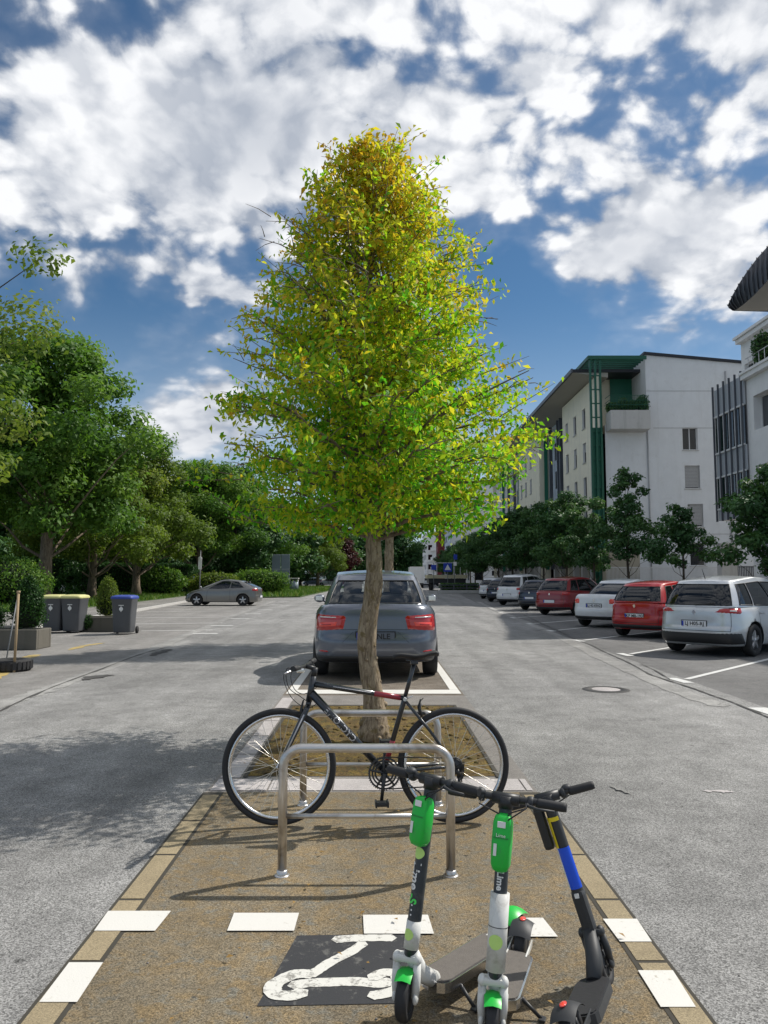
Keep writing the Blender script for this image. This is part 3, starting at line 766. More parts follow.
# white lines of the bay
for (a0, a1, y0, y1) in ((-1.17, 1.17, 10.42, 10.78), (-1.17, -1.05, 10.79, 16.8), (1.05, 1.17, 10.79, 16.8)): isheet('bay_line', a0, a1, y0, y1, .014, M['white_line'])
quadpx('scooter_symbol_patch', [(297, 938), (405, 936), (412, 1006), (257, 1009)], .0105, M['black_patch'])
def ribbon(name, pxs, w, z, mat, jit=.0, seed=1, ground=True, taper=False):
    rd = random.Random(seed); pts = [G(*p) if ground else Vector((p[0], p[1], 0)) for p in pxs]
    # resample smooth
    dense = []
    for i in range(len(pts)-1):
        p0 = pts[max(i-1, 0)]; p1 = pts[i]; p2 = pts[i+1]; p3 = pts[min(i+2, len(pts)-1)]
        for k in range(6):
            t = k/6; dense.append(.5*((2*p1)+(-p0+p2)*t+(2*p0-5*p1+4*p2-p3)*t*t+(-p0+3*p1-3*p2+p3)*t**3))
    dense.append(pts[-1]); L, Rr = [], []
    for i, p in enumerate(dense):
        t = (dense[min(i+1, len(dense)-1)]-dense[max(i-1, 0)]); t.z = 0; t.normalize(); nrm = Vector((-t.y, t.x, 0))
        ww = w/2*(1+rd.uniform(-jit, jit)); 
        if taper: ww *= math.sin(math.pi*min(max(i/(len(dense)-1), .04), .96))**.4
        L.append(p+nrm*ww); Rr.append(p-nrm*ww*(1+rd.uniform(-jit, jit)))
    capA = [dense[0]-(dense[1]-dense[0]).normalized()*w*.35]; capB = [dense[-1]+(dense[-1]-dense[-2]).normalized()*w*.35]
    b = MB(); n = len(dense)
    vs = [(p.x, p.y, z) for p in L]+[(p.x, p.y, z) for p in Rr]+[(capA[0].x, capA[0].y, z), (capB[0].x, capB[0].y, z)]
    b.add(vs, [(i, i+1, n+i+1, n+i) for i in range(n-1)]+[(2*n, 0, n), (n-1, 2*n+1, 2*n-1)])
    return struct(b.build(name, mat))
def zz(x, y): return (240+x/4.267, 920+y/4.267)
ribbon('scooter_symbol', [zz(410, 95), zz(480, 90), zz(560, 88), zz(648, 88)], .062, .0120, M['symbol_paint'], .05, 2)
ribbon('scooter_symbol', [zz(525, 112), zz(470, 150), zz(400, 185), zz(345, 220), zz(300, 250)], .052, .0127, M['symbol_paint'], .07, 3)
ribbon('scooter_symbol', [zz(225, 292), zz(300, 282), zz(400, 278), zz(500, 276), zz(590, 285), zz(640, 275)], .062, .0120, M['symbol_paint'], .05, 4)
ribbon('scooter_symbol', [zz(268, 322), zz(215, 338), zz(150, 330), zz(140, 298), zz(180, 268), zz(240, 245), zz(305, 245)], .068, .0133, M['symbol_paint'], .05, 5)
ribbon('scooter_symbol', [zz(565, 338), zz(620, 328), zz(672, 310), zz(680, 270), zz(660, 242), zz(610, 240), zz(565, 262)], .060, .0133, M['symbol_paint'], .05, 6)
# right side: bay marks and lines, gutter crack
for (px, py) in ((680, 681), (625, 655), (579, 641), (551, 631), (530, 624), (513, 618), (501, 613), (492, 609)):
    p = G(px, py); d = Vector((.68, .73, 0)); s = Vector((.10, -1, 0)).normalized()
    for (c, l, w) in ((p-s*.0, .55, .16),):
        e = s*l/2; f = Vector((s.y, -s.x, 0))*w/2
        sheet('bay_mark', [tuple((c-e-f).xy), tuple((c+e-f).xy), tuple((c+e+f).xy), tuple((c-e+f).xy)], .0105, M['worn_line'])
    n = Vector((-d.y, d.x, 0)).normalized()*.05; a0 = p+d*.25; a1 = p+d*5.6
    sheet('bay_line', [tuple((a0-n).xy), tuple((a0+n).xy), tuple((a1+n).xy), tuple((a1-n).xy)], .0065, M['worn_line'])
p = G(768, 712); sheet('bay_mark', [(p.x-.1, p.y-.25), (p.x+.12, p.y-.25), (p.x+.1, p.y+.25), (p.x-.12, p.y+.25)], .0105, M['worn_line'])
ribbon('road_crack', [(790, 728), (768, 718), (735, 704), (712, 696), (690, 688), (668, 681), (650, 675), (636, 667), (622, 660), (604, 652), (590, 645), (570, 637), (556, 630), (540, 623), (524, 615)], .035, .0125, M['crack'], .55, 7)
ribbon('road_crack', [(670, 680), (655, 671), (640, 664)], .03, .0145, M['crack'], .5, 8, taper=True)
ribbon('gutter', [(720, 706), (680, 692), (640, 675), (600, 657), (560, 637), (530, 624), (500, 612), (478, 602)], .30, .0085, M['crack_pale'], .2, 9)
# left gutter
ribbon('gutter', [(-30, 716), (10, 702), (40, 692), (70, 682), (120, 663), (170, 643), (215, 624), (250, 610), (275, 601)], .28, .0085, M['crack_pale'], .3, 10)
ribbon('road_crack', [(-20, 722), (20, 702), (60, 685), (95, 672), (140, 655), (165, 648)], .035, .0125, M['crack'], .6, 11)
ribbon('road_crack', [(86, 680), (97, 677), (110, 676)], .30, .0145, M['crack'], .5, 12, taper=True)
ribbon('road_crack', [(152, 656), (160, 653), (168, 650)], .22, .0145, M['crack'], .5, 13, taper=True)
ribbon('yellow_line', [(-10, 680), (8, 670), (22, 660), (36, 655)], .22, .0045, M['yellow_line'], .2, 14)
ribbon('yellow_line', [(70, 650), (84, 646), (104, 643)], .18, .0045, M['yellow_line'], .3, 15, taper=True)
for i, (py, x1) in enumerate(((617, 232), (623, 222), (630, 212), (611, 250), (606, 262))):
    ribbon('bay_line', [(130+i*6, py+1), (180, py+.5), (x1, py)], .12, .0045, M['worn_line'], .1, 20+i)
for (x, y) in ((240, 619), (253, 614), (265, 610), (276, 605), (284, 602), (222, 626), (205, 634)):
    p = G(x, y); sheet('bay_mark', [(p.x-.35, p.y-.1), (p.x+.35, p.y-.12), (p.x+.35, p.y+.12), (p.x-.35, p.y+.12)], .0125, M['worn_line'])
for i, pts in enumerate(([(535, 632), (545, 629), (556, 631)], [(480, 631), (492, 630), (505, 632)], [(610, 787), (622, 792), (630, 795)])):
    ribbon('road_crack', pts, .03, .0085+.002*i, M['crack'] if i < 2 else M['crack_pale'], .6, 30+i, taper=True)
ribbon('road_crack', [(705, 792), (720, 792), (733, 793)], .05, .0085, M['frame_stone'], .6, 36, taper=True)
# manhole cover
mh = thing('manhole_cover', 'round iron manhole cover with a pale concrete centre in the right lane', 'manhole cover', tuple(G(606, 690)))
b = MB(); b.lathe([(.0001, .012), (.19, .012), (.195, .009)], seg=32); b.build('centre', M['frame_stone'], mh)
b = MB(); b.lathe([(.197, .008), (.2, .013), (.30, .013), (.325, .006)], seg=40); b.build('ring', M['iron'], mh)
# kerbs, pavements, grass
sheet('pavement', [(10.3, -6), (40, -6), (40, 140), (14.2, 220), (12.5, 130), (10.3, 60)], .10, M['road_far'], .14)
sheet('kerb', [(10.14, -6), (10.29, -6), (10.29, 60), (12.49, 130), (12.3, 130), (10.14, 60)], .12, M['concrete'], .16)
sheet('pavement', [(-60, 24), (-10.9, 24), (-11.5, 35), (-13.2, 54), (-16, 90), (-60, 90)], .09, M['road_far'], .13)
sheet('kerb', [(-10.88, 24), (-10.74, 24), (-11.34, 35), (-13.04, 54), (-15.85, 90), (-15.99, 90), (-13.19, 54), (-11.49, 35)], .11, M['concrete'], .15)
LAWN = [(-60, 33), (-14.4, 33), (-15.4, 54), (-18, 88), (-60, 88)]
sheet('grass_verge', LAWN, .13, M['grassbed'], .05)
ISL = [tuple(G(*p).xy) for p in ((258, 598), (300, 597.5), (330, 591), (345, 588), (268, 588))]
sheet('grass_verge', ISL, .10, M['grassbed'], .12)
b = MB(); rows = []
for j in range(6):
    rows.append([Vector((x, 1350+j*60, (18+42*math.exp(-((x-60)/170.)**2)+9*math.sin(x*.011)+5*math.sin(x*.031))*math.sin(math.pi/2*j/5))) for x in range(-1200, 1201, 40)])
b.grid(rows); struct(b.build('hill', M['hill']))
def grass(name, poly_fn, n, hgt, seed, z):
    rs = np.random.RandomState(seed); pts = poly_fn(rs, n); n = len(pts)
    a = rs.uniform(0, 6.28, n); h = hgt*rs.uniform(.5, 1.4, n); w = hgt*.16
    base = np.column_stack([pts, np.full(n, z)]); dx = np.column_stack([np.cos(a), np.sin(a), np.zeros(n)])*w
    lean = np.column_stack([rs.normal(size=n)*.35*h, rs.normal(size=n)*.35*h, h])
    v = np.stack([base-dx, base+dx, base+lean+dx*.15, base+lean-dx*.15], 1).reshape(-1, 3)
    me = bpy.data.meshes.new(name); me.vertices.add(4*n); me.vertices.foreach_set('co', v.astype(np.float32).ravel()); me.loops.add(4*n)
    me.loops.foreach_set('vertex_index', np.arange(4*n, dtype=np.int32)); me.polygons.add(n); me.polygons.foreach_set('loop_start', np.arange(0, 4*n, 4, dtype=np.int32)); me.update(calc_edges=True)
    at = me.attributes.new('tint', 'FLOAT', 'POINT'); at.data.foreach_set('value', np.repeat(rs.uniform(0, 1, n), 4).astype(np.float32)); me.materials.append(M['grassblade'])
    o = bpy.data.objects.new(name, me); col.objects.link(o); return tag(o, None, None, kind='stuff')
def inpoly(poly):
    def f(rs, n):
        P_ = np.array(poly); lo, hi = P_.min(0), P_.max(0); q = rs.uniform(lo, hi, (n, 2)); ins = np.zeros(n, bool); k = len(P_)
        for i in range(k):
            x0, y0 = P_[i]; x1, y1 = P_[(i+1) % k]
            c = ((y0 > q[:, 1]) != (y1 > q[:, 1])) & (q[:, 0] < (x1-x0)*(q[:, 1]-y0)/(y1-y0+1e-12)+x0); ins ^= c
        return q[ins]
    return f
tag(grass('grass', inpoly([(-24, 33), (-14.4, 33), (-15.4, 54), (-18, 88), (-26, 88)]), 26000, .22, 1, .13), 'long green grass growing under the row of trees on the left verge', 'grass')
tag(grass('grass', inpoly(ISL), 16000, .30, 2, .10), 'bright weedy grass on the little island beside the taupe car', 'grass')
# scattered leaves and twigs
rs_ = np.random.RandomState(5); n_ = 170
pp = np.column_stack([rs_.uniform(-1.15, 1.05, n_), rs_.uniform(2.3, 9.4, n_), np.full(n_, .03)])
me = leaf_mesh('fallen_leaves', pp, np.column_stack([rs_.normal(size=n_)*.2, rs_.normal(size=n_)*.2, np.ones(n_)]), rs_.uniform(.015, .035, n_), rs_.uniform(.5, 1, n_), leafmat('dry_leaves', [(0, (.2, .12, .04)), (1, (.33, .20, .06))], .1), rs_, 0)
o = bpy.data.objects.new('fallen_leaves', me); col.objects.link(o); tag(o, 'small dry leaves scattered over the brown paving and tree pit', 'leaves', kind='stuff')
b = MB(); rd = random.Random(4)
for i in range(260):
    x, y = I(rd.uniform(-.93, .93), rd.uniform(6.2, 9.4)); r = rd.uniform(.008, .03); b.sphere((x, y, .014), (r, r, r*.6), 0, 6, 4)
tag(b.build('pebbles', M['soil']), 'small stones and clods lying in the tree pit', 'pebbles', kind='stuff')

b = MB(); rd = random.Random(9)
for i in range(700):
    x, y = rd.uniform(-5, 6), rd.uniform(2.2, 12); r = rd.uniform(.002, .006); b.sphere((x, y, .010 if abs(x) < 1.2 else .005), (r, r, r*.7), 0, 5, 3)
tag(b.build('grit', M['slab']), 'loose grit scattered over the nearest tarmac and paving', 'grit', kind='stuff')
# ================================================================ central tree
def hero_tree():
    rs = np.random.RandomState(11); rd = random.Random(11)
    zk = [1.80, 1.95, 2.12, 2.36, 2.74, 3.21, 3.69, 4.18, 4.67, 5.1, 5.45, 5.75, 5.98, 6.2]; rk = [.5, 1.25, 1.58, 1.74, 1.80, 1.56, 1.34, 1.16, .98, .80, .60, .40, .24, .10]
    b = MB(); pts = []; rr = []
    def cx(z): return Vector((-.036*math.sin(z*2.1)*min(z, 1.2)-.010*z+.022*math.sin(z*5.3), .03*math.sin(z*2.7), z))
    for i in range(60):
        z = i/59*5.85; t = z/5.85
        kn = 1+.14*math.exp(-((z-1.45)/.06)**2)+.12*math.exp(-((z-1.02)/.07)**2)+.07*math.sin(z*23)*.5
        pts.append(cx(z)); rr.append((.092*(1-t)**.8+.008)*(1+.50*math.exp(-z*6)+.18*math.exp(-((z-.15)/.12)**2))*kn)
    b.tube(pts, rr, 18)
    for i in range(46):   # burls at the foot and along the stem
        z = rd.uniform(.02, .34) if i < 34 else rd.uniform(.5, 1.9); a = rd.uniform(0, 6.28); r0 = float(np.interp(z, [p.z for p in pts], rr)); c = cx(z)+Vector((math.cos(a), math.sin(a), 0))*r0*.93
        r = rd.uniform(.014, .034) if i < 34 else rd.uniform(.012, .024); b.sphere(c, (r, r, r*.9), 0, 8, 6)
    trunk = b
    br = MB(); twigP = []; twigD = []
    nb = 165
    for i in range(nb):
        h = i/nb; z0 = 1.90+(h**1.15)*3.9; a = i*2.39996+rd.uniform(-.25, .25); el = rd.uniform(.34, .60)+.40*h
        zt = z0+0; Lb = float(np.interp(min(z0+.36, 6.3), zk, rk))*rd.uniform(.78, 1.06)
        if z0 < 2.2: Lb *= .72
        c0 = cx(z0); dirh = Vector((math.cos(a), math.sin(a), 0)); r0 = .024*(1-h)+.006
        def bp(t): return c0+dirh*Lb*t+Vector((0, 0, Lb*(math.tan(el)*t*.75-.18*t*t)))+Vector((0, 0, .0))
        bpts = [bp(k/7)+Vector((rd.uniform(-.02, .02), rd.uniform(-.02, .02), rd.uniform(-.02, .02)))*k/3 for k in range(8)]
        br.tube(bpts, [r0*(1-.85*k/7) for k in range(8)], 6, cap=False)
        ns = int(7+16*Lb/1.5)
        for j in range(ns):
            t = .22+.78*(j+.5)/ns; p = bp(t); sa = a+rd.choice([-1, 1])*rd.uniform(.4, 1.5); ln = rd.uniform(.14, .36)*(1.1-.35*t)*(1 if Lb > .6 else .75)
            d = Vector((math.cos(sa), math.sin(sa), rd.uniform(-.25, .65))); e = p+d*ln
            e.z -= .04
            if j % 2 == 0: br.tube([p, p.lerp(e, .5)+Vector((0, 0, .015)), e], [.005, .0035, .0015], 4, cap=False)
            for k in range(3): twigP.append((p.lerp(e, .25+.25*k))); twigD.append((p, e, a, h))
    tp = np.array([tuple(p) for p in twigP]); n = 66000
    idx = rs.randint(0, len(tp), n); Pn = tp[idx]+rs.normal(size=(n, 3))*np.array([.085, .085, .07])
    # keep a few long shoots sticking out
    r = np.hypot(Pn[:, 0], Pn[:, 1]); lim = np.interp(Pn[:, 2], zk, rk)
    sect = np.sin(np.arctan2(Pn[:, 1], Pn[:, 0])*4+Pn[:, 2]*4.5)*.5+.5
    sect2 = np.sin(np.arctan2(Pn[:, 1], Pn[:, 0])*11+Pn[:, 2]*13)*.5+.5; keep = (r < lim*(.70+.32*sect+.18*sect2)) & (Pn[:, 2] > 1.90+.07*np.sin(Pn[:, 0]*6)+.05*np.sin(Pn[:, 1]*9)); keep &= rs.uniform(0, 1, n) > .10
    # thin windows through the crown
    hole = np.sin(Pn[:, 0]*5.1+Pn[:, 2]*3.3)*np.sin(Pn[:, 1]*4.7+1)*np.sin(Pn[:, 2]*5.3+Pn[:, 0]*2); keep &= ~((hole > .40) & (rs.uniform(0, 1, n) < .88))
    Pn = Pn[keep]; ex = []
    for i in range(150):   # leafy shoots that break the outline
        z = rd.uniform(2.0, 5.9); a = rd.uniform(0, 6.28); r0 = float(np.interp(z, zk, rk))*rd.uniform(.75, .9); ln = rd.uniform(.18, .40)*(1 if z < 4.6 else .7)
        p = Vector((math.cos(a)*r0, math.sin(a)*r0, z)); e = p+Vector((math.cos(a)*ln, math.sin(a)*ln, ln*rd.uniform(-.1, .7) if z < 5 else ln*rd.uniform(.3, .8)))
        br.tube([p-(e-p)*.6, p, e], [.005, .004, .0015], 4, cap=False)
        for k in range(rd.randint(12, 22)):
            q = p.lerp(e, rd.uniform(-.3, 1.05)); ex.append((q.x+rd.gauss(0, .03), q.y+rd.gauss(0, .03), q.z+rd.gauss(0, .025)))
    Pn = np.vstack([Pn, np.array(ex)]); n = len(Pn)
    out = np.column_stack([Pn[:, 0], Pn[:, 1], np.full(n, .2)]); out /= np.maximum(np.linalg.norm(out, axis=1, keepdims=True), .1)
    Nn = unit(rs, n)*.8+out*.35+np.array([0, 0, .5])
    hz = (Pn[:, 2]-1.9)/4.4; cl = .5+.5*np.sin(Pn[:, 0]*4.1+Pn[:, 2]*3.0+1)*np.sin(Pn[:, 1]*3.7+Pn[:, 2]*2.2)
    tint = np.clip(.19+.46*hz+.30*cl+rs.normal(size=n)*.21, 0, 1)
    me = leaf_mesh('crown', Pn, Nn, .062*rs.uniform(.6, 1.4, n), tint, M['leaf_hero'], rs, droop=.7, aspect=.5)
    o = trunk.build('t', M['bark'], fixn=False); tm = o.data; bpy.data.objects.remove(o)
    o = br.build('t', M['bark_grey_brown'], fixn=False); bm_ = o.data; bpy.data.objects.remove(o)
    return tm, bm_, me
tm, brm, crm = hero_tree()
g0 = G(373, 742)
ct = thing('city_tree', 'tall yellow-green tree with a knobbly trunk growing from the brown pit behind the bicycle', 'tree', (g0.x, g0.y, .012))
for nm, me in (('trunk', tm), ('branches', brm), ('crown', crm)):
    o = bpy.data.objects.new(nm, me); col.objects.link(o); o.parent = ct
c2 = copy_tree(ct); c2.location = (.10, 18.3, .012); c2.rotation_euler = (0, 0, 1.9); c2.scale = (1.25, 1.25, 1.45)
c2['label'] = 'tree trunk just beyond the grey saloon roof, its crown hidden by the nearer tree'

# ================================================================ bicycle racks
def rack(label, p0, p1, zt, zl):
    c = (p0+p1)/2; w = (p1-p0).length; t = thing('bike_rack', label, 'bike rack', (c.x, c.y, .008), math.atan2((p1-p0).y, (p1-p0).x), 'steel hoop racks')
    r = .024; R0 = .10; b = MB(); pts = [(-w/2, 0, 0), (-w/2, 0, zt-R0)]
    for k in range(1, 8):
        a = math.pi/2*k/8; pts.append((-w/2+R0*(1-math.cos(a)), 0, zt-R0+R0*math.sin(a)))
    pts += [(-w/2+R0, 0, zt), (w/2-R0, 0, zt)]
    for k in range(1, 8):
        a = math.pi/2*k/8; pts.append((w/2-R0+R0*math.sin(a), 0, zt-R0+R0*math.cos(a)))
    pts += [(w/2, 0, zt-R0), (w/2, 0, 0)]; b.tube(pts, r, 20); b.build('hoop', M['steel'], t)
    b = MB(); b.tube([(-w/2, 0, zl), (w/2, 0, zl)], .013, 12); b.build('crossbar', M['steel'], t)
    for s in (-1, 1):
        b = MB(); b.lathe([(.001, .006), (.036, .006), (.04, .002), (.04, 0)], (s*w/2, 0, 0), seg=20)
        b.lathe([(.024, .03), (.028, .028), (.030, .006)], (s*w/2, 0, 0), seg=16); b.build('base_plate', M['steel'], t)
    return t
rack('steel hoop bike rack in front of the bicycle', G(282, 877), G(451, 877), .648, .30)
rack('steel hoop bike rack behind the bicycle, nearer the tree', G(303, 806), G(438, 806), .615, .27)

# ================================================================ bicycle
KB = 4.83/769
bk = thing('bicycle', 'dark grey trekking bicycle with silver rims and flat handlebar leaning between the two racks', 'bicycle', (0, 0, 0))
gc = G(367, 826); bk.location = (gc.x, gc.y, .008); bk.rotation_euler = (R(-2.5), 0, .06)
def B(px, py, dy=0.0): return Vector(((px-367)*KB, dy, (826-py)*KB))
hubF, hubR, bb = Vector((-.552, 0, .362)), Vector((.552, 0, .358)), B(384, 775)
ht, hb, tt, st = B(312.5, 680), B(308, 705), B(314, 688), B(405.5, 703)
b = MB()
b.tube([ht, hb], .021, 14); b.tube([tt, tt.lerp(st, .3), st], [.019, .018, .016], 12)
b.tube([B(310.5, 697), B(345, 733), bb], [.027, .024, .022], 14); b.tube([bb, st, st+(st-bb)*.03], .0165, 12)
b.tube([bb+Vector((0, -.035, 0)), bb+Vector((0, .035, 0))], .024, 14)
for s in (-1, 1):
    b.tube([st+Vector((0, s*.012, -.01)), st.lerp(hubR, .5)+Vector((0, s*.045, .01)), hubR+Vector((0, s*.062, 0))], [.010, .010, .009], 8)
    b.tube([bb+Vector((0, s*.02, 0)), bb.lerp(hubR, .5)+Vector((0, s*.05, .0)), hubR+Vector((0, s*.062, 0))], [.011, .010, .009], 8)
b.tube([st.lerp(hubR, .28)+Vector((0, -.035, 0)), st.lerp(hubR, .28)+Vector((0, .035, 0))], .008, 6)
fr = b.build('frame', M['bike_frame'], bk)
b = MB(); v0 = tt.lerp(st, .66); v1 = tt.lerp(st, .95); b.tube([v0, v1], .0178, 12); b.build('red_band', M['bike_red'], fr)
b = MB(); b.tube([bb.lerp(st, .14), bb.lerp(st, .42)], .0172, 12); b.build('red_band', M['bike_red'], fr)
# mirrored maker lettering on the down tube, as it reads in the photo
d = (B(310.5, 697)-bb).normalized(); n = Vector((0, -1, 0)); up = d.cross(n).normalized()
mc = bb.lerp(B(310.5, 697), .60)
def onTube(p): # p.x along tube from BB to head, p.y across
    yy = max(-.02, min(.02, p.y)); return mc+d*p.x+(-up if (-up).z > 0 else up)*yy+n*(math.sqrt(.0245**2-yy*yy)+.0015+p.z)
text_obj('CYCLONE', .058, M['bike_grey'], fr, None, .0004, 'frame_lettering', onTube, bold=.0008)
def strip(name, a, c, rad, wd, mat):
    q = MB(); q.tube([a, c], rad, 8); q.build(name, mat, fr)
strip('pinstripe', tt.lerp(st, .2)+Vector((0, -.0165, .004)), tt.lerp(st, .62)+Vector((0, -.0155, .004)), .0025, .004, M['bike_grey'])
# fork
b = MB(); crown = hb+Vector((-.006, 0, -.03))
b.tube([hb, crown], .018, 10)
for s in (-1, 1):
    b.tube([crown+Vector((0, s*.02, 0)), crown+Vector((-.01, s*.045, -.02)), crown.lerp(hubF, .5)+Vector((0, s*.052, 0)), hubF+Vector((0, s*.055, 0))], [.016, .019, .016, .010], 10)
fk = b.build('fork', M['bike_frame'], bk)
for s in (-1,):
    q = MB(); a0 = crown.lerp(hubF, .12)+Vector((0, -.052-.014, 0)); a1 = hubF.lerp(crown, .25)+Vector((0, -.055-.012, 0)); q.tube([a0, a1], .005, 6); q.build('pinstripe', M['bike_grey'], fk)
def bwheel(hub, ns, nm='wheel', rear=False):
    Rw = .357; b = MB()
    b.lathe([(Rw-.034, -.010), (Rw-.030, -.012), (Rw-.052, -.011), (Rw-.058, 0), (Rw-.052, .011), (Rw-.030, .012), (Rw-.034, .010)], (0, 0, 0), 'Y', 72, 0, True)
    b.lathe([(.001, -.05), (.018, -.048), (.018, -.03), (.012, -.025), (.012, .025), (.018, .03), (.018, .048), (.001, .05)], (0, 0, 0), 'Y', 18)
    w = b.build(nm, M['alu'], bk, tuple(hub))
    b = MB(); prof = [(Rw-.018+.0185*math.cos(a), .0185*math.sin(a)) for a in [2*math.pi*k/14 for k in range(14)]]
    b.lathe(prof, (0, 0, 0), 'Y', 84, 0, True, True); b.build('tyre', M['black_rubber'], w)
    b = MB()
    for k in range(ns):
        a = 2*math.pi*k/ns; s = 1 if k % 2 else -1; ha = a+(.9 if (k//2) % 2 else -.9)
        b.tube([(.02*math.cos(ha), s*.03, .02*math.sin(ha)), ((Rw-.053)*math.cos(a), s*.003, (Rw-.053)*math.sin(a))], .00125, 4, cap=False)
    b.build('spokes', M['spoke'], w)
    if rear:
        b = MB()
        for i, r in enumerate((.055, .048, .042, .036, .030)): b.lathe([(.001, -.040-.004*i), (r, -.040-.004*i), (r, -.0425-.004*i), (.001, -.0425-.004*i)], (0, 0, 0), 'Y', 26)
        b.build('cassette', M['dark_plastic'], w)
    else:
        b = MB(); b.tube([(-.02, .0, .30), (-.02, .0, .0)], .0012, 4)
    return w
bwheel(hubF, 32); bwheel(hubR, 32, rear=True)
# chainset (camera side), chain, pedals, derailleur
b = MB()
for r, yy in ((.100, -.052), (.080, -.046), (.062, -.040)):
    b.lathe([(r, yy-.0015), (r-.011, yy-.0015), (r-.011, yy+.0015), (r, yy+.0015)], tuple(bb), 'Y', 56, 0, False, True)
for k in range(5):
    a = 2*math.pi*k/5+.4; c, s = math.cos(a), math.sin(a); b.tube([bb+Vector((0, -.05, 0)), bb+Vector((.092*c, -.051, .092*s))], [.010, .006], 6)
for k in range(44):
    a = 2*math.pi*k/44; c, s = math.cos(a), math.sin(a); b.box(bb+Vector((.102*c, -.052, .102*s)), (.005, .003, .005))
cs = b.build('chainring', M['dark_plastic'], bk)
for (ed, sd, nm) in ((Vector((-.02, 0, -.165)), -1, 'crank'), (Vector((.02, 0, .165)), 1, 'crank')):
    q = MB(); q.tube([bb+Vector((0, sd*.062, 0)), bb+ed*.5+Vector((0, sd*.070, 0)), bb+ed+Vector((0, sd*.075, 0))], [.015, .011, .011], 8); cr = q.build(nm, M['black_plastic'] if sd < 0 else M['dark_plastic'], bk)
    q = MB(); q.box(bb+ed+Vector((0, sd*.125, 0)), (.085, .085, .022), bev=.006); q.box(bb+ed+Vector((.036, sd*.125, 0)), (.012, .09, .034), bev=.004); q.box(bb+ed+Vector((-.036, sd*.125, 0)), (.012, .09, .034), bev=.004); q.build('pedal', M['black_plastic'], cr)
b = MB(); rr_ = hubR+Vector((0, -.052, 0)); cc_ = bb+Vector((0, -.052, 0))
b.tube([cc_+Vector((.02, 0, .098)), rr_+Vector((0, 0, .050))], .0042, 5); dj = hubR+Vector((.02, -.055, -.115))
b.tube([cc_+Vector((.03, 0, -.095)), dj+Vector((-.01, 0, .0)), dj+Vector((.02, 0, .02)), rr_+Vector((.045, 0, -.045)), rr_+Vector((.055, 0, 0)), rr_+Vector((.03, 0, .042)), rr_+Vector((0, 0, .05))], .0042, 5)
b.build('chain', M['iron'], bk)
b = MB(); b.tube([hubR+Vector((.01, -.06, -.02)), dj+Vector((.01, 0, .055))], .014, 8); b.tube([dj+Vector((.01, .0, .05)), dj], .010, 8)
for q_ in (dj, dj+Vector((.012, 0, .05))): b.lathe([(.001, -.004), (.021, -.004), (.021, .004), (.001, .004)], tuple(q_), 'Y', 16)
b.tube([hubR+Vector((.0, -.078, .0)), hubR+Vector((.055, -.078, .03)), hubR+Vector((.05, -.078, -.06))], .004, 6)
b.build('derailleur', M['black_plastic'], bk)
# brakes
for (c, sc) in ((crown+Vector((-.03, 0, -.035)), 1), (st.lerp(hubR, .24)+Vector((.03, 0, .02)), 1)):
    b = MB()
    for s in (-1, 1): b.tube([c+Vector((0, s*.04, -.03)), c+Vector((-.012, s*.045, .02)), c+Vector((0, s*.02, .07))], [.009, .008, .005], 7); b.box(c+Vector((0, s*.022, -.015)), (.055, .010, .013), bev=.004)
    b.tube([c+Vector((0, .02, .07)), c+Vector((0, -.03, .072)), c+Vector((.01, -.05, .085))], .003, 5); b.build('brake', M['black_plastic'], bk)
# seat post and saddle
sp = B(415.5, 668); b = MB(); b.tube([st, sp], .0135, 12); b.box(sp+Vector((0, 0, .005)), (.05, .045, .022), bev=.006)
b.tube([sp+Vector((-.05, .02, .02)), sp+Vector((.06, .02, .018))], .0035, 6); b.tube([sp+Vector((-.05, -.02, .02)), sp+Vector((.06, -.02, .018))], .0035, 6); b.build('seat_post', M['bike_frame'], bk)
b = MB(); b.tube([st+Vector((0, -.03, -.004)), st+Vector((0, .03, -.004))], .012, 10); b.tube([st+Vector((.01, -.03, 0)), st+Vector((.05, -.035, .02))], .004, 6); b.build('seat_clamp', M['alu'], bk)
secs = [(394, .010, -.012), (397, .018, -.002), (402, .022, .002), (409, .026, -.002), (417, .036, -.008), (425, .055, -.002), (432, .072, .012), (437, .072, .018), (440.5, .050, .010)]
rows = []
for (px, hw, dz) in secs:
    x = (px-367)*KB; z = (826-659)*KB+dz; row = []
    for k in range(16):
        a = 2*math.pi*k/16; c, s = math.cos(a), math.sin(a)
        row.append(Vector((x, hw*abs(c)**.8*(1 if c > 0 else -1), z+(.010 if s > 0 else .020+.12*max(hw-.03, 0))*s*(1-.25*abs(c)))))
    rows.append(row+[row[0]])
b = MB(); b.grid(rows); b.add(rows[0][:16], [tuple(range(16))], 0, True); b.add(rows[-1][:16], [tuple(range(16))], 0, True); b.build('saddle', M['black_rubber'], bk)
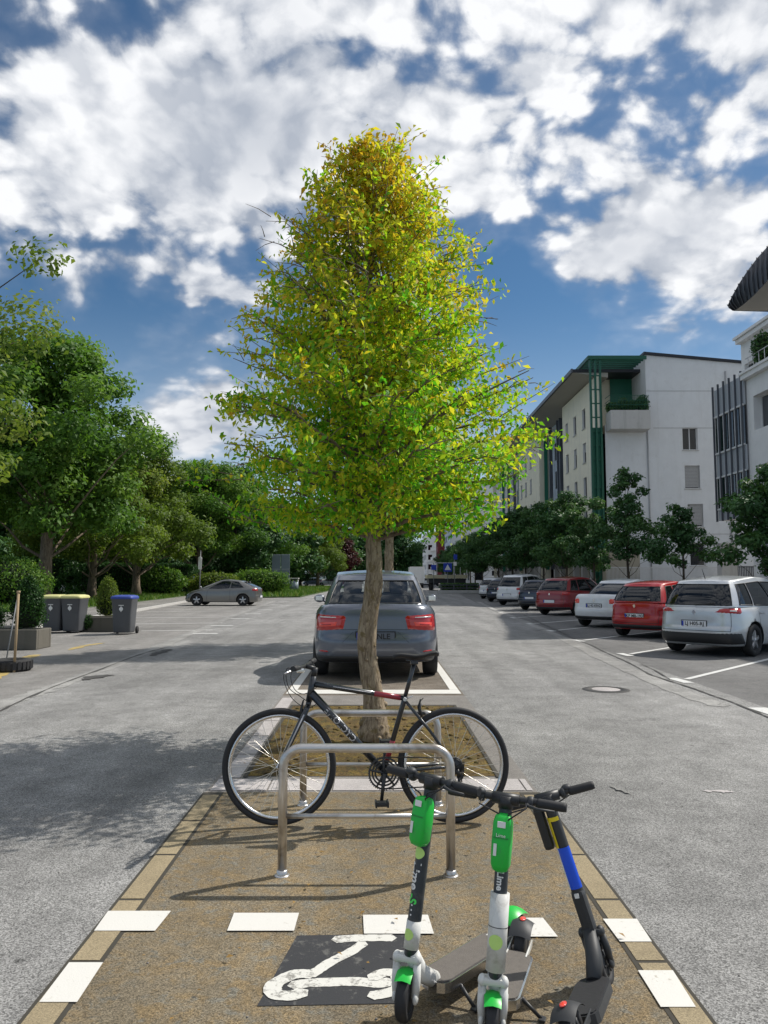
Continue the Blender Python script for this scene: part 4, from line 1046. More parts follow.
# stem, bar, grips, levers, cables
sc = B(303, 670); b = MB(); b.tube([ht, ht+(ht-hb)*.35], .019, 12); b.tube([ht+(ht-hb)*.3, sc+Vector((.01, 0, .0))], .015, 10); b.build('stem', M['black_plastic'], bk)
e1, e2 = sc+Vector((-.055, -.30, .005)), sc+Vector((.055, .30, .02)); b = MB(); b.tube([e1, sc.lerp(e1, .5)+Vector((.01, 0, .0)), sc, sc.lerp(e2, .5), e2], .0125, 12); hb_ = b.build('handlebar', M['black_plastic'], bk)
for e in (e1, e2):
    dd = (e-sc).normalized(); q = MB(); q.tube([e-dd*.13, e-dd*.06, e], [.016, .0175, .016], 12); q.build('grip', M['black_rubber'], hb_)
    q = MB(); l0 = e-dd*.16; q.tube([l0, l0+Vector((-.03, 0, -.01)), l0+dd*.05+Vector((-.055, 0, -.025)), l0+dd*.11+Vector((-.06, 0, -.03))], [.010, .008, .006, .005], 8); q.box(l0+Vector((.01, 0, -.018)), (.05, .045, .028), bev=.008); q.build('brake_lever', M['chrome'] if e is e1 else M['black_plastic'], hb_)
b = MB()
def cable(pts, r=.0026):
    pts = [Vector(p) for p in pts]; out = []
    for i in range(len(pts)-1):
        p0, p1, p2, p3 = pts[max(i-1, 0)], pts[i], pts[i+1], pts[min(i+2, len(pts)-1)]
        for k in range(6):
            t = k/6; out.append(.5*((2*p1)+(-p0+p2)*t+(2*p0-5*p1+4*p2-p3)*t*t+(-p0+3*p1-3*p2+p3)*t**3))
    out.append(pts[-1]); b.tube(out, r, 5)
cable([e1+Vector((.0, .14, -.01)), B(286, 672, -.12), B(288, 690, -.06), B(300, 700, -.03), crown+Vector((0, -.02, .03))])
cable([e2+Vector((-.02, -.16, 0)), B(290, 676, .08), B(292, 692, .04), B(303, 698, .02), tt+Vector((.03, .02, -.01))])
cable([e1+Vector((.02, .17, 0)), B(283, 678, -.06), B(290, 700, -.02), B(306, 712, .02), B(318, 706, .02)])
cable([B(330, 718, -.028), B(360, 748, -.027), bb+Vector((0, -.02, -.03)), bb.lerp(hubR, .6)+Vector((0, -.06, -.02)), dj+Vector((.04, 0, .08))], .002)
b.build('cable', M['black_rubber'], bk)

# ================================================================ kick scooters
def scooter(label, front, rear, s, kind, wst=0.0,  roll=0.0, barw=.27, steer=0.0, back=.14, topz=1.0):
    f, r_ = G(*front), G(*rear); dv = (f-r_); ang = math.atan2(dv.y, dv.x)
    t = thing('electric_scooter', label, 'scooter', (f.x, f.y, .02), 0, 'parked electric scooters', s, rot=(0, 0, 0))
    t.matrix_basis = Matrix.Translation((f.x, f.y, .02)) @ Matrix.Rotation(ang, 4, 'Z') @ Matrix.Rotation(roll, 4, 'X') @ Matrix.Scale(s, 4)
    WB = dv.length/s; lime = kind != 'blue'
    body = M['stemdark'] if lime else M['dark_plastic']; fm = M['lime'] if lime else M['dark_plastic']; wm = M['scwhite'] if lime else M['dark_plastic']
    rw = .098
    def whl(x, nm):
        b = MB(); b.lathe([(.001, -.022), (rw*.55, -.022), (rw*.62, -.016), (rw*.62, .016), (rw*.55, .022), (.001, .022)], (0, 0, 0), 'Y', 28)
        for k in range(6):
            a = k*math.pi/3; b.tube([(0.02*math.cos(a), -.024, .02*math.sin(a)), (rw*.55*math.cos(a), -.023, rw*.55*math.sin(a))], .006, 5)
        w = b.build(nm, M['dark_plastic'], t, (x, 0, rw)); b = MB()
        b.lathe([(rw*.62, -.022), (rw*.9, -.026), (rw*.985, -.015), (rw, 0), (rw*.985, .015), (rw*.9, .026), (rw*.62, .022)], (0, 0, 0), 'Y', 40, 0, True, True)
        b.build('tyre', M['black_rubber'], w); return w
    fw_ = whl(0, 'wheel'); fw_.rotation_euler = (0, 0, wst); whl(-WB, 'wheel')
    foot = Vector((-.035, 0, .30)); top = Vector((-back-.02, 0, topz)); ax = (top-foot).normalized(); side = Vector((0, 1, 0)); fwd = side.cross(ax).normalized()
    if fwd.x < 0: fwd = -fwd
    # fork blades and shocks
    b = MB()
    for sd in (-1, 1):
        b.tube([(0, sd*.042, rw), (-.006, sd*.046, rw+.06), (-.02, sd*.046, .235)], [.017, .019, .017], 10)
        b.sphere((0, sd*.045, rw), (.028, .014, .028), 0, 12, 8); b.sphere((-.022, sd*.046, .25), (.026, .02, .026), 0, 12, 8)
    b.box((-.025, 0, .252), (.05, .105, .03), bev=.01); b.build('fork', wm, t).rotation_euler = (0, 0, wst)
    b = MB(); rows = []
    for k in range(9):
        a = R(56+k*7); rr = rw+.018; rows.append([Vector((rr*math.cos(a)-.0, w_, rw+(rr-(abs(w_)/.036)**2*.010)*math.sin(a))) for w_ in (-.036, -.024, 0, .024, .036)])
    b.grid(rows); b.build('front_fender', fm, t).rotation_euler = (0, 0, wst)
    # stem
    b = MB(); b.tube([foot-ax*.04, foot, top-ax*.02, top], [.026, .031, .029, .029], 20); stem = b.build('stem', body, t)
    Ls = (top-foot).length
    def sleeve(z0, z1, mat, nm, r=.0335, ang=None):
        b = MB()
        if ang is None: b.tube([foot+ax*z0, foot+ax*z1], r, 22)
        else:
            rows = []
            for z in np.linspace(z0, z1, 8): rows.append([foot+ax*z+(-fwd*math.cos(a)+side*math.sin(a))*r for a in np.linspace(R(ang[0]), R(ang[1]), 8)])
            b.grid(rows)
        return b.build(nm, mat, stem)
    def disc(z, r0, mat, rs=.0345):
        b = MB(); pts = []
        for rr in (0, .5, 1): pts.append([(rr*r0*math.cos(k*math.pi/10), rr*r0*math.sin(k*math.pi/10)) for k in range(21)])
        rows = [[foot+ax*(z+q[1])+side*q[0]+fwd*(math.sqrt(max(rs*rs-q[0]**2, 0))+.001) for q in row] for row in pts]
        b.grid(rows); return b.build('round_sticker', mat, stem)
    def label_on(txt, z, size, mat, rs=.0312, flip=False, lat=0.0, bold=.001):
        def f(p):
            yy = max(-rs*.95, min(rs*.95, p.y+lat)); return foot+ax*(z-p.x)+side*(yy*1.0)+fwd*(math.sqrt(rs*rs-yy*yy)+.0012+p.z)
        return text_obj(txt, size, mat, stem, None, .0003, 'stem_lettering', f, bold=bold)
    if kind == 'lime':
        sleeve(-.01, .105, M['scwhite'], 'white_sleeve', .0335); disc(.05, .024, M['lime_lt']); disc(.388, .026, M['lime_lt'], .0315)
        label_on('Lime', .290, .060, M['white'], lat=-.004, bold=.0015); label_on('-S', .195, .054, M['lime_mid'], lat=-.004, bold=.0015)
        for (z, a) in ((.13, .02), (.15, -.01), (.17, .015)): disc(z, .004, M['white'], .0315)
    elif kind == 'lime_white':
        sleeve(-.01, .30, M['scwhite'], 'white_sleeve', .042); disc(.11, .030, M['lime_lt'], .0435); label_on('Lime', .352, .040, M['white'], bold=.0012)
        b = MB(); b.tube([foot+ax*.165, foot+ax*.168], .0428, 22); b.build('sleeve_joint', M['dark_plastic'], stem)
    else:
        sleeve(.17, .37, M['blue'], 'blue_wrap', .0335, (-80, 40)); sleeve(.17, .37, M['white'], 'white_stripe', .0338, (40, 85))
        sleeve(.37, .50, M['yellow'], 'yellow_stripe', .0338, (20, 70)); sleeve(.50, .52, M['yellow'], 'yellow_stripe', .0340, (-60, 75))
        def f(p):
            a = R(93)+p.y/.034; return foot+ax*(.35-p.x)+(fwd*math.cos(a)+side*math.sin(a))*(.0350+p.z)
        q = MB(); q.box(foot+ax*.14-fwd*.030, (.02, .02, .02)); q.build('white_tag', M['white'], stem)
    # battery or lamp pod near the top
    if lime:
        b = MB(); m = Matrix((side, fwd, ax)).transposed()
        pos = foot+ax*(Ls-.165); secs = []
        bk_ = .82 if kind == 'lime' else .92
        for (h, w_, d_) in [(a_*bk_, b__, c__) for a_, b__, c__ in ((-.135, .012, .012), (-.125, .032, .028), (-.10, .041, .036), (0, .043, .040), (.09, .041, .036), (.118, .034, .026), (.128, .014, .012))]:
            row = []
            for k in range(20):
                a = 2*math.pi*k/20; c, s_ = math.cos(a), math.sin(a); e = .45
                row.append(pos+ax*h+side*(w_*math.copysign(abs(c)**e, c))+fwd*(.036+d_*math.copysign(abs(s_)**e, s_)))
            secs.append(row+[row[0]])
        b.grid(secs); b.add(secs[0][:20], [tuple(range(20))], 0, True); b.add(secs[-1][:20], [tuple(range(20))], 0, True)
        bt = b.build('battery', M['lime'], t)
        q = MB(); q.box(pos+ax*.075+fwd*.077, (.036, .004, .026), rot=m, bev=.002); q.build('white_sticker', M['white'], bt)
        q = MB(); q.box(pos-ax*.03+fwd*.077-side*.022, (.014, .003, .05), rot=m, bev=.001); q.build('white_sticker', M['white'], bt)
        q = MB(); q.box(pos+ax*.02+fwd*.0765, (.066, .003, .004), rot=m); q.build('seam', pbr('dark_green_seam', (.01, .25, .04), .5), bt)
        if kind == 'lime_white': text_obj('Lime', .022, M['white'], bt, Matrix.Translation(pos+ax*.03+fwd*.0785) @ Matrix((side, ax, fwd)).transposed().to_4x4(), .0004, 'battery_lettering')
    else:
        b = MB(); m = Matrix((side, fwd, ax)).transposed(); b.box(foot+ax*(Ls-.13)+side*.062-fwd*.01, (.05, .056, .21), rot=m, bev=.02); b.build('lamp_pod', M['black_plastic'], t)
        b = MB(); b.box(foot+ax*.04, (.066, .066, .24), rot=m, bev=.022); b.build('hinge_shell', M['dark_plastic'], t)
    # handlebar
    st_ = Matrix.Rotation(steer, 3, 'Z'); bs = st_ @ side; bf = st_ @ fwd
    b = MB(); ctr = top+ax*.01; b.tube([ctr-bs*barw, ctr-bs*barw*.5+ax*.004, ctr, ctr+bs*barw*.5+ax*.004, ctr+bs*barw], .0155, 14); b.tube([ctr-bs*.06, ctr+bs*.06], .026, 14); b.tube([top-ax*.03, top+ax*.022], .034, 18)
    bar = b.build('handlebar', M['black_plastic'], t)
    for sd in (-1, 1):
        q = MB(); a0, a1 = ctr+bs*sd*(barw-.125), ctr+bs*sd*(barw+.005)
        q.tube([a0, a0.lerp(a1, .1), a0.lerp(a1, .9), a1], [.019, .0215, .0205, .018], 14); q.build('grip', M['black_rubber'], bar)
        q = MB(); q.lathe([(.001, -.012), (.023, -.012), (.026, -.004), (.026, .004), (.023, .012), (.001, .012)], (0, 0, 0), 'Y', 16)
        for i, v in enumerate(q.v): q.v[i] = tuple(Vector(v)+ctr+bs*sd*(barw-.15))
        q.build('clamp', M['dark_plastic'], bar)
    q = MB(); l0 = ctr+bs*(barw-.16); q.tube([l0, l0+bf*.035-ax*.012, l0+bf*.05+bs*.05-ax*.018, l0+bf*.05+bs*.12-ax*.018], [.010, .008, .006, .006], 8); q.build('brake_lever', M['dark_plastic'], bar)
    q = MB(); q.sphere(ctr-bs*(barw*.45)+ax*.018+bf*.01, (.026, .026, .018), 0, 14, 8); q.build('bell', M['dark_plastic'], bar)
    q = MB()
    for k, (dx, dz) in enumerate(((.05, -.05), (.06, -.075))):
        q.tube([ctr+bs*(barw-.17)+bf*.012, ctr+bs*.10+bf*dx-ax*.02, ctr+bs*.03+bf*(dx+.01)+ax*dz, top-ax*.09+bf*.028], .0035, 6)
    q.tube([ctr-bs*(barw-.16)+bf*.012, ctr-bs*.11+bf*.045-ax*.03, ctr-bs*.02+bf*.05-ax*.06, top-ax*.09+bf*.03], .0035, 6); q.build('cable', M['black_rubber'], bar)
    # neck and deck
    b = MB(); x0, x1 = -.16, -WB+.11; hw = .082
    b.tube([foot-ax*.02, Vector((-.10, 0, .16)), Vector((-.20, 0, .098))], [.032, .040, .036], 14); b.build('neck', wm, t)
    def dpoly(h_, inset=0):
        pts = []
        for k in range(7): a = R(-90+k*30); pts.append((x0-.06+(.06-inset)*math.cos(a), (hw-inset)*math.sin(a)))
        for k in range(7): a = R(90+k*30); pts.append((x1+.05+(.05-inset)*math.cos(a), (hw-inset)*math.sin(a)))
        return pts
    b = MB(); b.prism(dpoly(0), .062, .106); dk = b.build('deck', M['alu'] if lime else M['dark_plastic'], t)
    b = MB(); b.prism(dpoly(0, .010), .1065, .112); b.build('grip_mat', M['deck'] if lime else M['black_rubber'], dk)
    # rear fender
    b = MB(); rows = []
    for k in range(11):
        a = R(38+k*9.5); rr = rw+.018; rows.append([Vector((-WB+rr*math.cos(a), w_, rw+(rr-(abs(w_)/.055)**2*.02)*math.sin(a)+.0)) for w_ in (-.055, -.04, -.02, 0, .02, .04, .055)])
    b.grid(rows); fe = b.build('rear_fender', M['lime'] if kind == 'lime' else M['dark_plastic'], t)
    if kind != 'lime':
        b = MB(); b.sphere((-WB+.02*(1 if kind == 'blue' else 1)-.03, 0, 2*rw+.019), (.026, .016, .006), 0, 12, 8); b.build('rear_lamp', M['red_lamp'], fe)
    b = MB()
    for sd in (-1, 1): b.box((-WB+.07, sd*.048, .10), (.19, .008, .03), bev=.003)
    b.build('rear_bracket', wm if lime else M['dark_plastic'], t)
    b = MB(); b.tube([(x0-.14, .06, .075), (x0-.12, .17, .004)], [.010, .008], 8); b.box((x0-.12, .175, .004), (.04, .03, .010), bev=.003); b.build('kickstand', M['black_plastic'], t)
    return t
scooter('scooter with green battery and green rear mudguard, dark stem lettered Lime-S, leftmost', (405, 1026), (512, 955), .80, 'lime', wst=R(26), roll=R(-1.5), barw=.26, back=.14, topz=.98)
scooter('middle scooter, green battery above a thick white lower stem', (491, 1052), (521, 968), .78, 'lime_white', wst=R(12), roll=R(-3), barw=.26, back=.12, topz=.97)
scooter('black scooter with yellow and blue stem wrap, its deck towards the viewer, rightmost of three', (609, 990), (580, 1066), .78, 'blue', roll=R(-17), barw=.235, back=.06, topz=.90, steer=R(20))

# ================================================================ cars
def at_(px, d): 
    x, y, z = ray(px, 560); return x/y*d
hero_root, S_, Sn_, uz_, patch_ = make_car('grey saloon car parked in the marked bay directly behind the central tree', None, SEDAN, 'car_grey', (at_(374, 11.8)-.0, 11.65+2.24*1.10, .012), .0105, 1.10, glass='glass_clear', plate='201 NLE', hero=True)
arcq = 1.05
for sx in (1, -1):
    # tail lamps: dark lens with brighter inner shape and clear strip on top
    o1 = patch_([(sx*.44, .695), (sx*1.01, .655), (sx*1.01, .905), (sx*.40, .885)], .014, 'taillight', M['red_glass'], 14, 6)
    patch_([(sx*.52, .73), (sx*.88, .70), (sx*.88, .80), (sx*.49, .815)], .019, 'lamp_core', M['red_lamp'], 8, 4, o1)
    patch_([(sx*.60, .74), (sx*.80, .73), (sx*.80, .775), (sx*.58, .785)], .022, 'lamp_core', M['red_glass'], 8, 3, o1)
    patch_([(sx*.52, .845), (sx*.88, .842), (sx*.88, .878), (sx*.52, .866)], .019, 'clear_strip', M['clear_lens'], 8, 3, o1)
    patch_([(sx*.66, .385), (sx*.86, .385), (sx*.86, .41), (sx*.66, .41)], .018, 'reflector', M['red_glass'], 6, 2)
patch_([(-1.05, .24), (1.05, .24), (1.0, .345), (-1.0, .345)], .012, 'bumper_skirt', M['black_plastic'], 40, 4)
mb = MB()
patch_([(-.52, .50), (-.30, .50), (-.30, .50), (-.52, .50)], .001, '', None, 2, 2, mb=mb)
mb = MB()
for (q) in ([(-.485, .690), (.485, .690), (.485, .697), (-.485, .697)],):
    patch_(q, .002, '', None, 24, 2, pillow=False, mb=mb)
for sx in (1, -1):
    patch_([(sx*.53, .69), (sx*.537, .69), (sx*.50, .72), (sx*.493, .72)], .002, '', None, 2, 4, pillow=False, mb=mb)
    patch_([(sx*.30, .665), (sx*.307, .665), (sx*.46, .52), (sx*.453, .52)], .002, '', None, 3, 6, pillow=False, mb=mb)
mb.build('panel_gap', M['dark_plastic'], hero_root)
g = MB(); g.box((.37, .75, 1.02), (.02, .4, .02)); g.sphere((0, .55, 1.30), (.12, .03, .04)); g.build('interior_mirror', M['black_plastic'], hero_root)
g = MB(); g.box((0, .72, .97), (1.3, .45, .10), bev=.03); g.build('dashboard', M['interior'], hero_root)

def park(label, spec, pm, px, d, deg, sc=1.0, plate=None, group=None, **k):
    """px,d = middle of the rear bumper on the ground; deg = heading measured from street direction, clockwise"""
    a = R(deg); h = Vector((math.sin(a), math.cos(a), 0)); p = Vector((at_(px, d), d, .006))+h*spec['L']/2*sc
    return make_car(label, group, spec, pm, tuple(p), -a, sc, plate=plate, **k)
grp = 'cars parked at an angle along the right side'
park('silver people carrier with black bumper, nearest of the cars parked on the right', MPV, 'car_silver', 691, 15.5, 48, .965, 'LJ H05-RJ', grp)
park('small bright red hatchback between the silver people carrier and the white saloon', HATCH, 'car_red', 632, 20.0, 46, .98, 'KP M8-193', grp)
SED2 = dict(SEDAN); SED2['lights'] = [(rl(.52, .98, .74, .90), 'red_lamp', 'taillight')]; SED2['trim'] = [([(-1.0, .24), (1.0, .24), (.98, .36), (-.98, .36)], 'black_plastic', 'bumper')]; SED2['seams'] = SEDAN['seams']; SED2['badge'] = .84; SED2['pz'] = .68
park('white saloon car between the two red cars', SED2, 'car_whitecar', 592, 24.2, 46, 1.0, 'LJ 42-KRG', grp)
SUV = dict(HATCH, L=4.3, W=1.8, H=1.58, lights=[(rl(.60, .98, .84, .98), 'red_glass', 'taillight')], badge=.88)
SUV['gh'] = (-2.05, 1.3, -1.6, .25, .82, .62); SUV['ztop'] = [(-2.15, 1.0), (-1.5, 1.02), (0, .96), (1.1, .97), (1.8, .86), (2.15, .76)]; SUV['axles'] = (-1.3, 1.32); SUV['side'] = [(-1.75, -1.2), (-1.12, -.12), (-.04, .75)]; SUV['roof'] = [(-1.6, 1.5), (-.6, 1.58), (.25, 1.53)]; SUV['wr'] = .34; SUV['zb'] = .24
park('dark red crossover car beside the navy hatchback', SUV, 'car_crimson', 548, 32.0, 46, 1.0, None, grp)
park('navy hatchback between the crossover and the tall white car', HATCH, 'car_navy', 528, 37, 45, 1.0, None, grp)
park('tall white sport utility car in the far part of the right row', dict(SUV, H=1.7, roof=[(-1.6, 1.62), (-.6, 1.7), (.25, 1.64)]), 'car_whitecar', 506, 43.5, 42, 1.03, None, grp)
park('black hatchback half hidden beyond the tall white car', HATCH, 'car_navy', 494, 50, 40, 1.0, None, grp)
park('white hatchback at the far end of the right row', HATCH, 'car_whitecar', 486, 57, 40, 1.05, None, grp)
make_car('taupe grey coupe parked side-on across the left bays', None, COUPE, 'car_taupe', (at_(225, 44.0), 44.0, .006), R(86), 1.0)
for (lab, px, d, pm, a) in (('silver car parked far down the street on the left', 329, 150, 'car_silver', 85), ('grey car parked just left of the far silver one', 313, 158, 'car_bluegrey', 85), ('red car parked far away behind the grey saloon on the left', 347, 165, 'car_crimson', 80),
                        ('white car driving far along the street, right of the grey saloon', 424, 140, 'car_whitecar', 0), ('dark car far along the street beside the white one', 433, 150, 'car_navy', 0)):
    make_car(lab, 'distant cars', HATCH if a else MPV, pm, (at_(px, d), d, .006), R(a), 1.05)
# ================================================================ street furniture, left
def wheelie_bin(label, px, py, lid, rz, group='wheeled rubbish bins', s=1.0, body='bin_grey'):
    p = G(px, py); t = thing('wheeled_bin', label, 'bin', (p.x, p.y, .002), rz, group, s)
    b = MB(); secs = []
    for (z, w, d) in ((.05, .46, .50), (.08, .48, .52), (.55, .53, .60), (.92, .57, .68), (.95, .60, .72), (.98, .60, .72)):
        row = []
        for k in range(24):
            a = 2*math.pi*k/24; c, s_ = math.cos(a), math.sin(a); e = .28
            row.append(Vector((w/2*math.copysign(abs(c)**e, c), d/2*math.copysign(abs(s_)**e, s_), z)))
        secs.append(row+[row[0]])
    b.grid(secs); b.add(secs[0][:24], [tuple(range(24))]); b.build('bin_body', M[body], t)
    b = MB(); secs = []
    for (z, w, d) in ((.975, .62, .76), (1.01, .63, .77), (1.05, .58, .70), (1.075, .40, .5)):
        row = []
        for k in range(24):
            a = 2*math.pi*k/24; c, s_ = math.cos(a), math.sin(a); e = .3; row.append(Vector((w/2*math.copysign(abs(c)**e, c), d/2*math.copysign(abs(s_)**e, s_), z)))
        secs.append(row+[row[0]])
    b.grid(secs); b.add(secs[-1][:24], [tuple(range(24))]); b.tube([(-.25, .42, 1.0), (.25, .42, 1.0)], .018, 8); b.build('lid', M[lid], t)
    for sx in (-1, 1):
        b = MB(); b.lathe([(.001, -.025), (.10, -.025), (.10, .025), (.001, .025)], (sx*.27, .30, .10), 'X', 20); b.build('wheel', M['tyre'], t)
    b = MB(); b.lathe([(.001, 0), (.055, 0)], (0, -.332, .70), 'Y', 20); b.box((0, -.333, .70), (.02, .004, .16)); b.box((0, -.3345, .80), (.14, .004, .02)); b.build('emblem', M['white'], t)
    return t
wheelie_bin('grey wheeled bin with a pale yellow lid, left one of the yellow-lidded pair', 54, 632.5, 'bin_yellow', .05)
wheelie_bin('grey wheeled bin with a pale yellow lid, right one of the yellow-lidded pair', 74, 632.5, 'bin_yellow', -.04)
wheelie_bin('grey wheeled bin with a blue lid beside the conical shrub', 124, 634, 'bin_blue', .03)
def planter(name, label, cat, px0, px1, py, depth, h, mat, rz=0):
    a, c = G(px0, py), G(px1, py); w = c.x-a.x; t = thing(name, label, cat, ((a.x+c.x)/2, a.y+depth/2, .002), rz)
    b = MB(); th = .09
    for (x, y, dx, dy) in ((0, -depth/2+th/2, w, th), (0, depth/2-th/2, w, th), (-w/2+th/2, 0, th, depth-2*th), (w/2-th/2, 0, th, depth-2*th)): b.box((x, y, h/2), (dx, dy, h), bev=.02)
    b.build('trough', mat, t); b = MB(); b.box((0, 0, h*.42), (w-2*th-.004, depth-2*th-.004, h*.84)); b.build('earth', M['soil'], t); return t, (a.x+c.x)/2, a.y+depth/2, w
planter('concrete_planter', 'mossy concrete planter at the left edge with a dense round shrub', 'planter', -45, 36, 650, .75, .43, M['mossy'])
p = G(19, 648); hedge('shrub', 'dense dark evergreen shrub growing in the planter at the left edge', 'shrub', (p.x, p.y+.38, .36), (.86, .66, 1.2), 6500, .055, M['leaf_hedge'], 31, shape='cone')
p = G(-22, 648); hedge('shrub', 'low dark shrub spilling over the planter, cut by the left edge of the photo', 'shrub', (p.x, p.y+.4, .36), (.8, .6, .6), 2600, .05, M['leaf_hedge'], 32, shape='ball')
planter('concrete_planter', 'low dark planter between the yellow-lidded bins and the blue-lidded bin', 'planter', 79, 118, 632, .85, .42, M['mossy'])
p = G(102, 630); hedge('conifer_shrub', 'conical green conifer in the planter between the bins', 'shrub', (p.x, p.y+.4, .38), (.78, .72, 1.18), 5200, .05, M['leaf_warm'], 33, shape='cone')
p = G(86, 632); hedge('shrub', 'small leafy plant hanging over the front of the low planter', 'shrub', (p.x, p.y+.05, .08), (.42, .4, .42), 1200, .045, M['leaf_hedge'], 34, shape='ball')
# tyre with leaning poles
p = G(7, 671.5); t = thing('tyre_weight', 'old black tyre lying flat on the tarmac, used as a weight for a post', 'tyre', (p.x, p.y+.12, .006))
b = MB(); b.lathe([(.17, .02), (.24, .0), (.32, .01), (.335, .07), (.335, .12), (.32, .175), (.24, .19), (.17, .165), (.165, .09)], (0, 0, 0), 'Z', 48, 0, True, True); b.build('casing', M['tyre'], t)
b = MB()
for k in range(26):
    a = 2*math.pi*k/26; b.box((.337*math.cos(a), .337*math.sin(a), .095), (.012, .05, .13), rot=Matrix.Rotation(a, 3, 'Z'))
b.build('tread', M['black_rubber'], t); b = MB(); b.lathe([(.001, .10), (.2, .10)], (0, 0, 0), 'Z', 24); b.build('filling', M['concrete'], t)
p0 = G(14, 672.5); b = MB(); q = P(18.5, 592, p0.y+.06); b.tube([(p0.x, p0.y, 0), (q.x, q.y, q.z)], .022, 10); b.lathe([(.001, .02), (.03, .02), (.03, -.02), (.001, -.02)], (q.x, q.y, q.z), 'Z', 12)
tag(b.build('post', M['wood']), 'pale wooden post standing upright in front of the old tyre', 'post')
p0 = G(5, 668); b = MB(); q = P(17, 600, p0.y+.25); b.tube([(p0.x, p0.y, .02), (q.x, q.y, q.z)], .011, 8); b.tube([(p0.x-.03, p0.y, .04), (p0.x+.04, p0.y, .04)], .014, 8)
tag(b.build('rod', M['grey_paint']), 'thin rod leaning from the old tyre against the wooden post', 'rod')
# pole sign, utility box, back of advertising panel, bin, guard frame
p = G(199.5, 598); t = thing('sign_pole', 'slim pole with a narrow white sign behind the taupe coupe', 'sign', (p.x, p.y, .1)); b = MB(); b.tube([(0, 0, 0), (0, 0, 3.6)], .045, 10); b.build('pole', M['grey_paint'], t)
b = MB(); b.box((0, -.07, 2.6), (.28, .03, .95), bev=.01); b.lathe([(.001, 0), (.16, 0), (.16, .03), (.001, .03)], (0, -.09, 2.95), 'Y', 20); b.build('sign_plate', M['white'], t)
p = G(280.5, 592.5); t = thing('advertising_panel', 'two-part grey advertising panel seen from behind on the little grass island', 'sign', (p.x, p.y, .1))
for sx in (-.50, .50):
    b = MB(); b.box((sx, 0, 2.4), (.92, .10, 3.2), bev=.02); pn = b.build('panel', M['sign_back'], t); b = MB()
    for z in (.86, 2.4, 3.94): b.box((sx, -.056, z), (.92, .012, .05))
    b.build('panel_rib', M['spandrel'], pn)
b = MB(); b.box((0, .05, .45), (.5, .25, .9), bev=.02); b.build('foot', M['black_plastic'], t)
p = G(294, 593); t = thing('litter_bin', 'grey street litter bin with a lid beside the advertising panel', 'litter bin', (p.x, p.y, .08))
b = MB(); b.lathe([(.001, 0), (.45, 0), (.45, 1.15), (.001, 1.15)], seg=16); b.build('drum', M['sign_back'], t); b = MB(); b.box((0, 0, 1.42), (1.0, .9, .12), bev=.03)
for sx in (-.4, .4): b.box((sx, 0, 1.25), (.06, .6, .25))
b.build('cover', M['concrete'], t)
p = G(190, 596); t = thing('utility_cabinet', 'dark utility cabinet with a red-brown side panel just left of the taupe coupe', 'cabinet', (p.x, p.y, .1)); b = MB(); b.box((-.28, 0, .62), (.66, .6, 1.24), bev=.03); b.build('cabinet_body', M['bin_grey'], t)
b = MB(); b.box((.35, -.02, .64), (.56, .58, 1.22), bev=.03); b.build('side_panel', M['brown_box'], t); b = MB(); b.box((0, 0, 1.29), (1.3, .66, .07), bev=.02); b.build('top', M['concrete'], t)
p = G(168.5, 595.5); t = thing('tree_guard', 'wooden three-post frame round a sapling on the left verge', 'tree guard', (p.x, p.y, .12))
for (x, y) in ((-.42, 0), (.18, .35), (.42, -.05)):
    b = MB(); b.box((x, y, .85), (.085, .085, 1.75)); b.build('post', M['wood'], t)
b = MB(); b.box((0, -.02, 1.68), (.98, .05, .09)); b.box((.3, .16, 1.66), (.05, .42, .08), rot=Matrix.Rotation(.5, 3, 'Z')); b.build('rail', M['wood'], t)
b = MB(); b.tube([(0, .1, 0), (.02, .1, 2.9)], [.03, .012], 6); tag(b.build('sapling_stem', M['bark_grey_brown'], None, (p.x, p.y, .12)), 'bare thin sapling stem inside the wooden three-post frame', 'sapling')
# hedges and bushes at the back left
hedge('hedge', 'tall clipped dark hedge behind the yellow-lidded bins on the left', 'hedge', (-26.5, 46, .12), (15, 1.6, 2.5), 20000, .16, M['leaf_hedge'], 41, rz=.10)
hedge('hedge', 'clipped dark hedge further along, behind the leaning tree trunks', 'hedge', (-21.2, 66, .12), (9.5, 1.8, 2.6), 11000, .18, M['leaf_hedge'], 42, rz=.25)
hedge('bush', 'rounded dark bush right behind the roof of the taupe coupe', 'bush', (at_(258, 66), 66, .1), (5.4, 2.2, 2.15), 8000, .17, M['leaf_mid'], 43, shape='ball')
hedge('bush', 'wide low bush between the cabinet and the taupe coupe', 'bush', (at_(214, 64), 64, .1), (4.4, 2.0, 1.9), 5200, .17, M['leaf_warm'], 44, shape='ball')
hedge('bush', 'leafy bright green bush behind the wooden tree guard', 'bush', (at_(162, 62), 62, .1), (3.8, 2, 2.3), 5200, .2, M['leaf_mid'], 45, shape='ball')
hedge('bush', 'tall round bush at the left edge in front of the big tree trunk', 'bush', (at_(5, 38), 38, .1), (4.4, 3, 2.5), 7000, .14, M['leaf_mid'], 46, shape='ball')

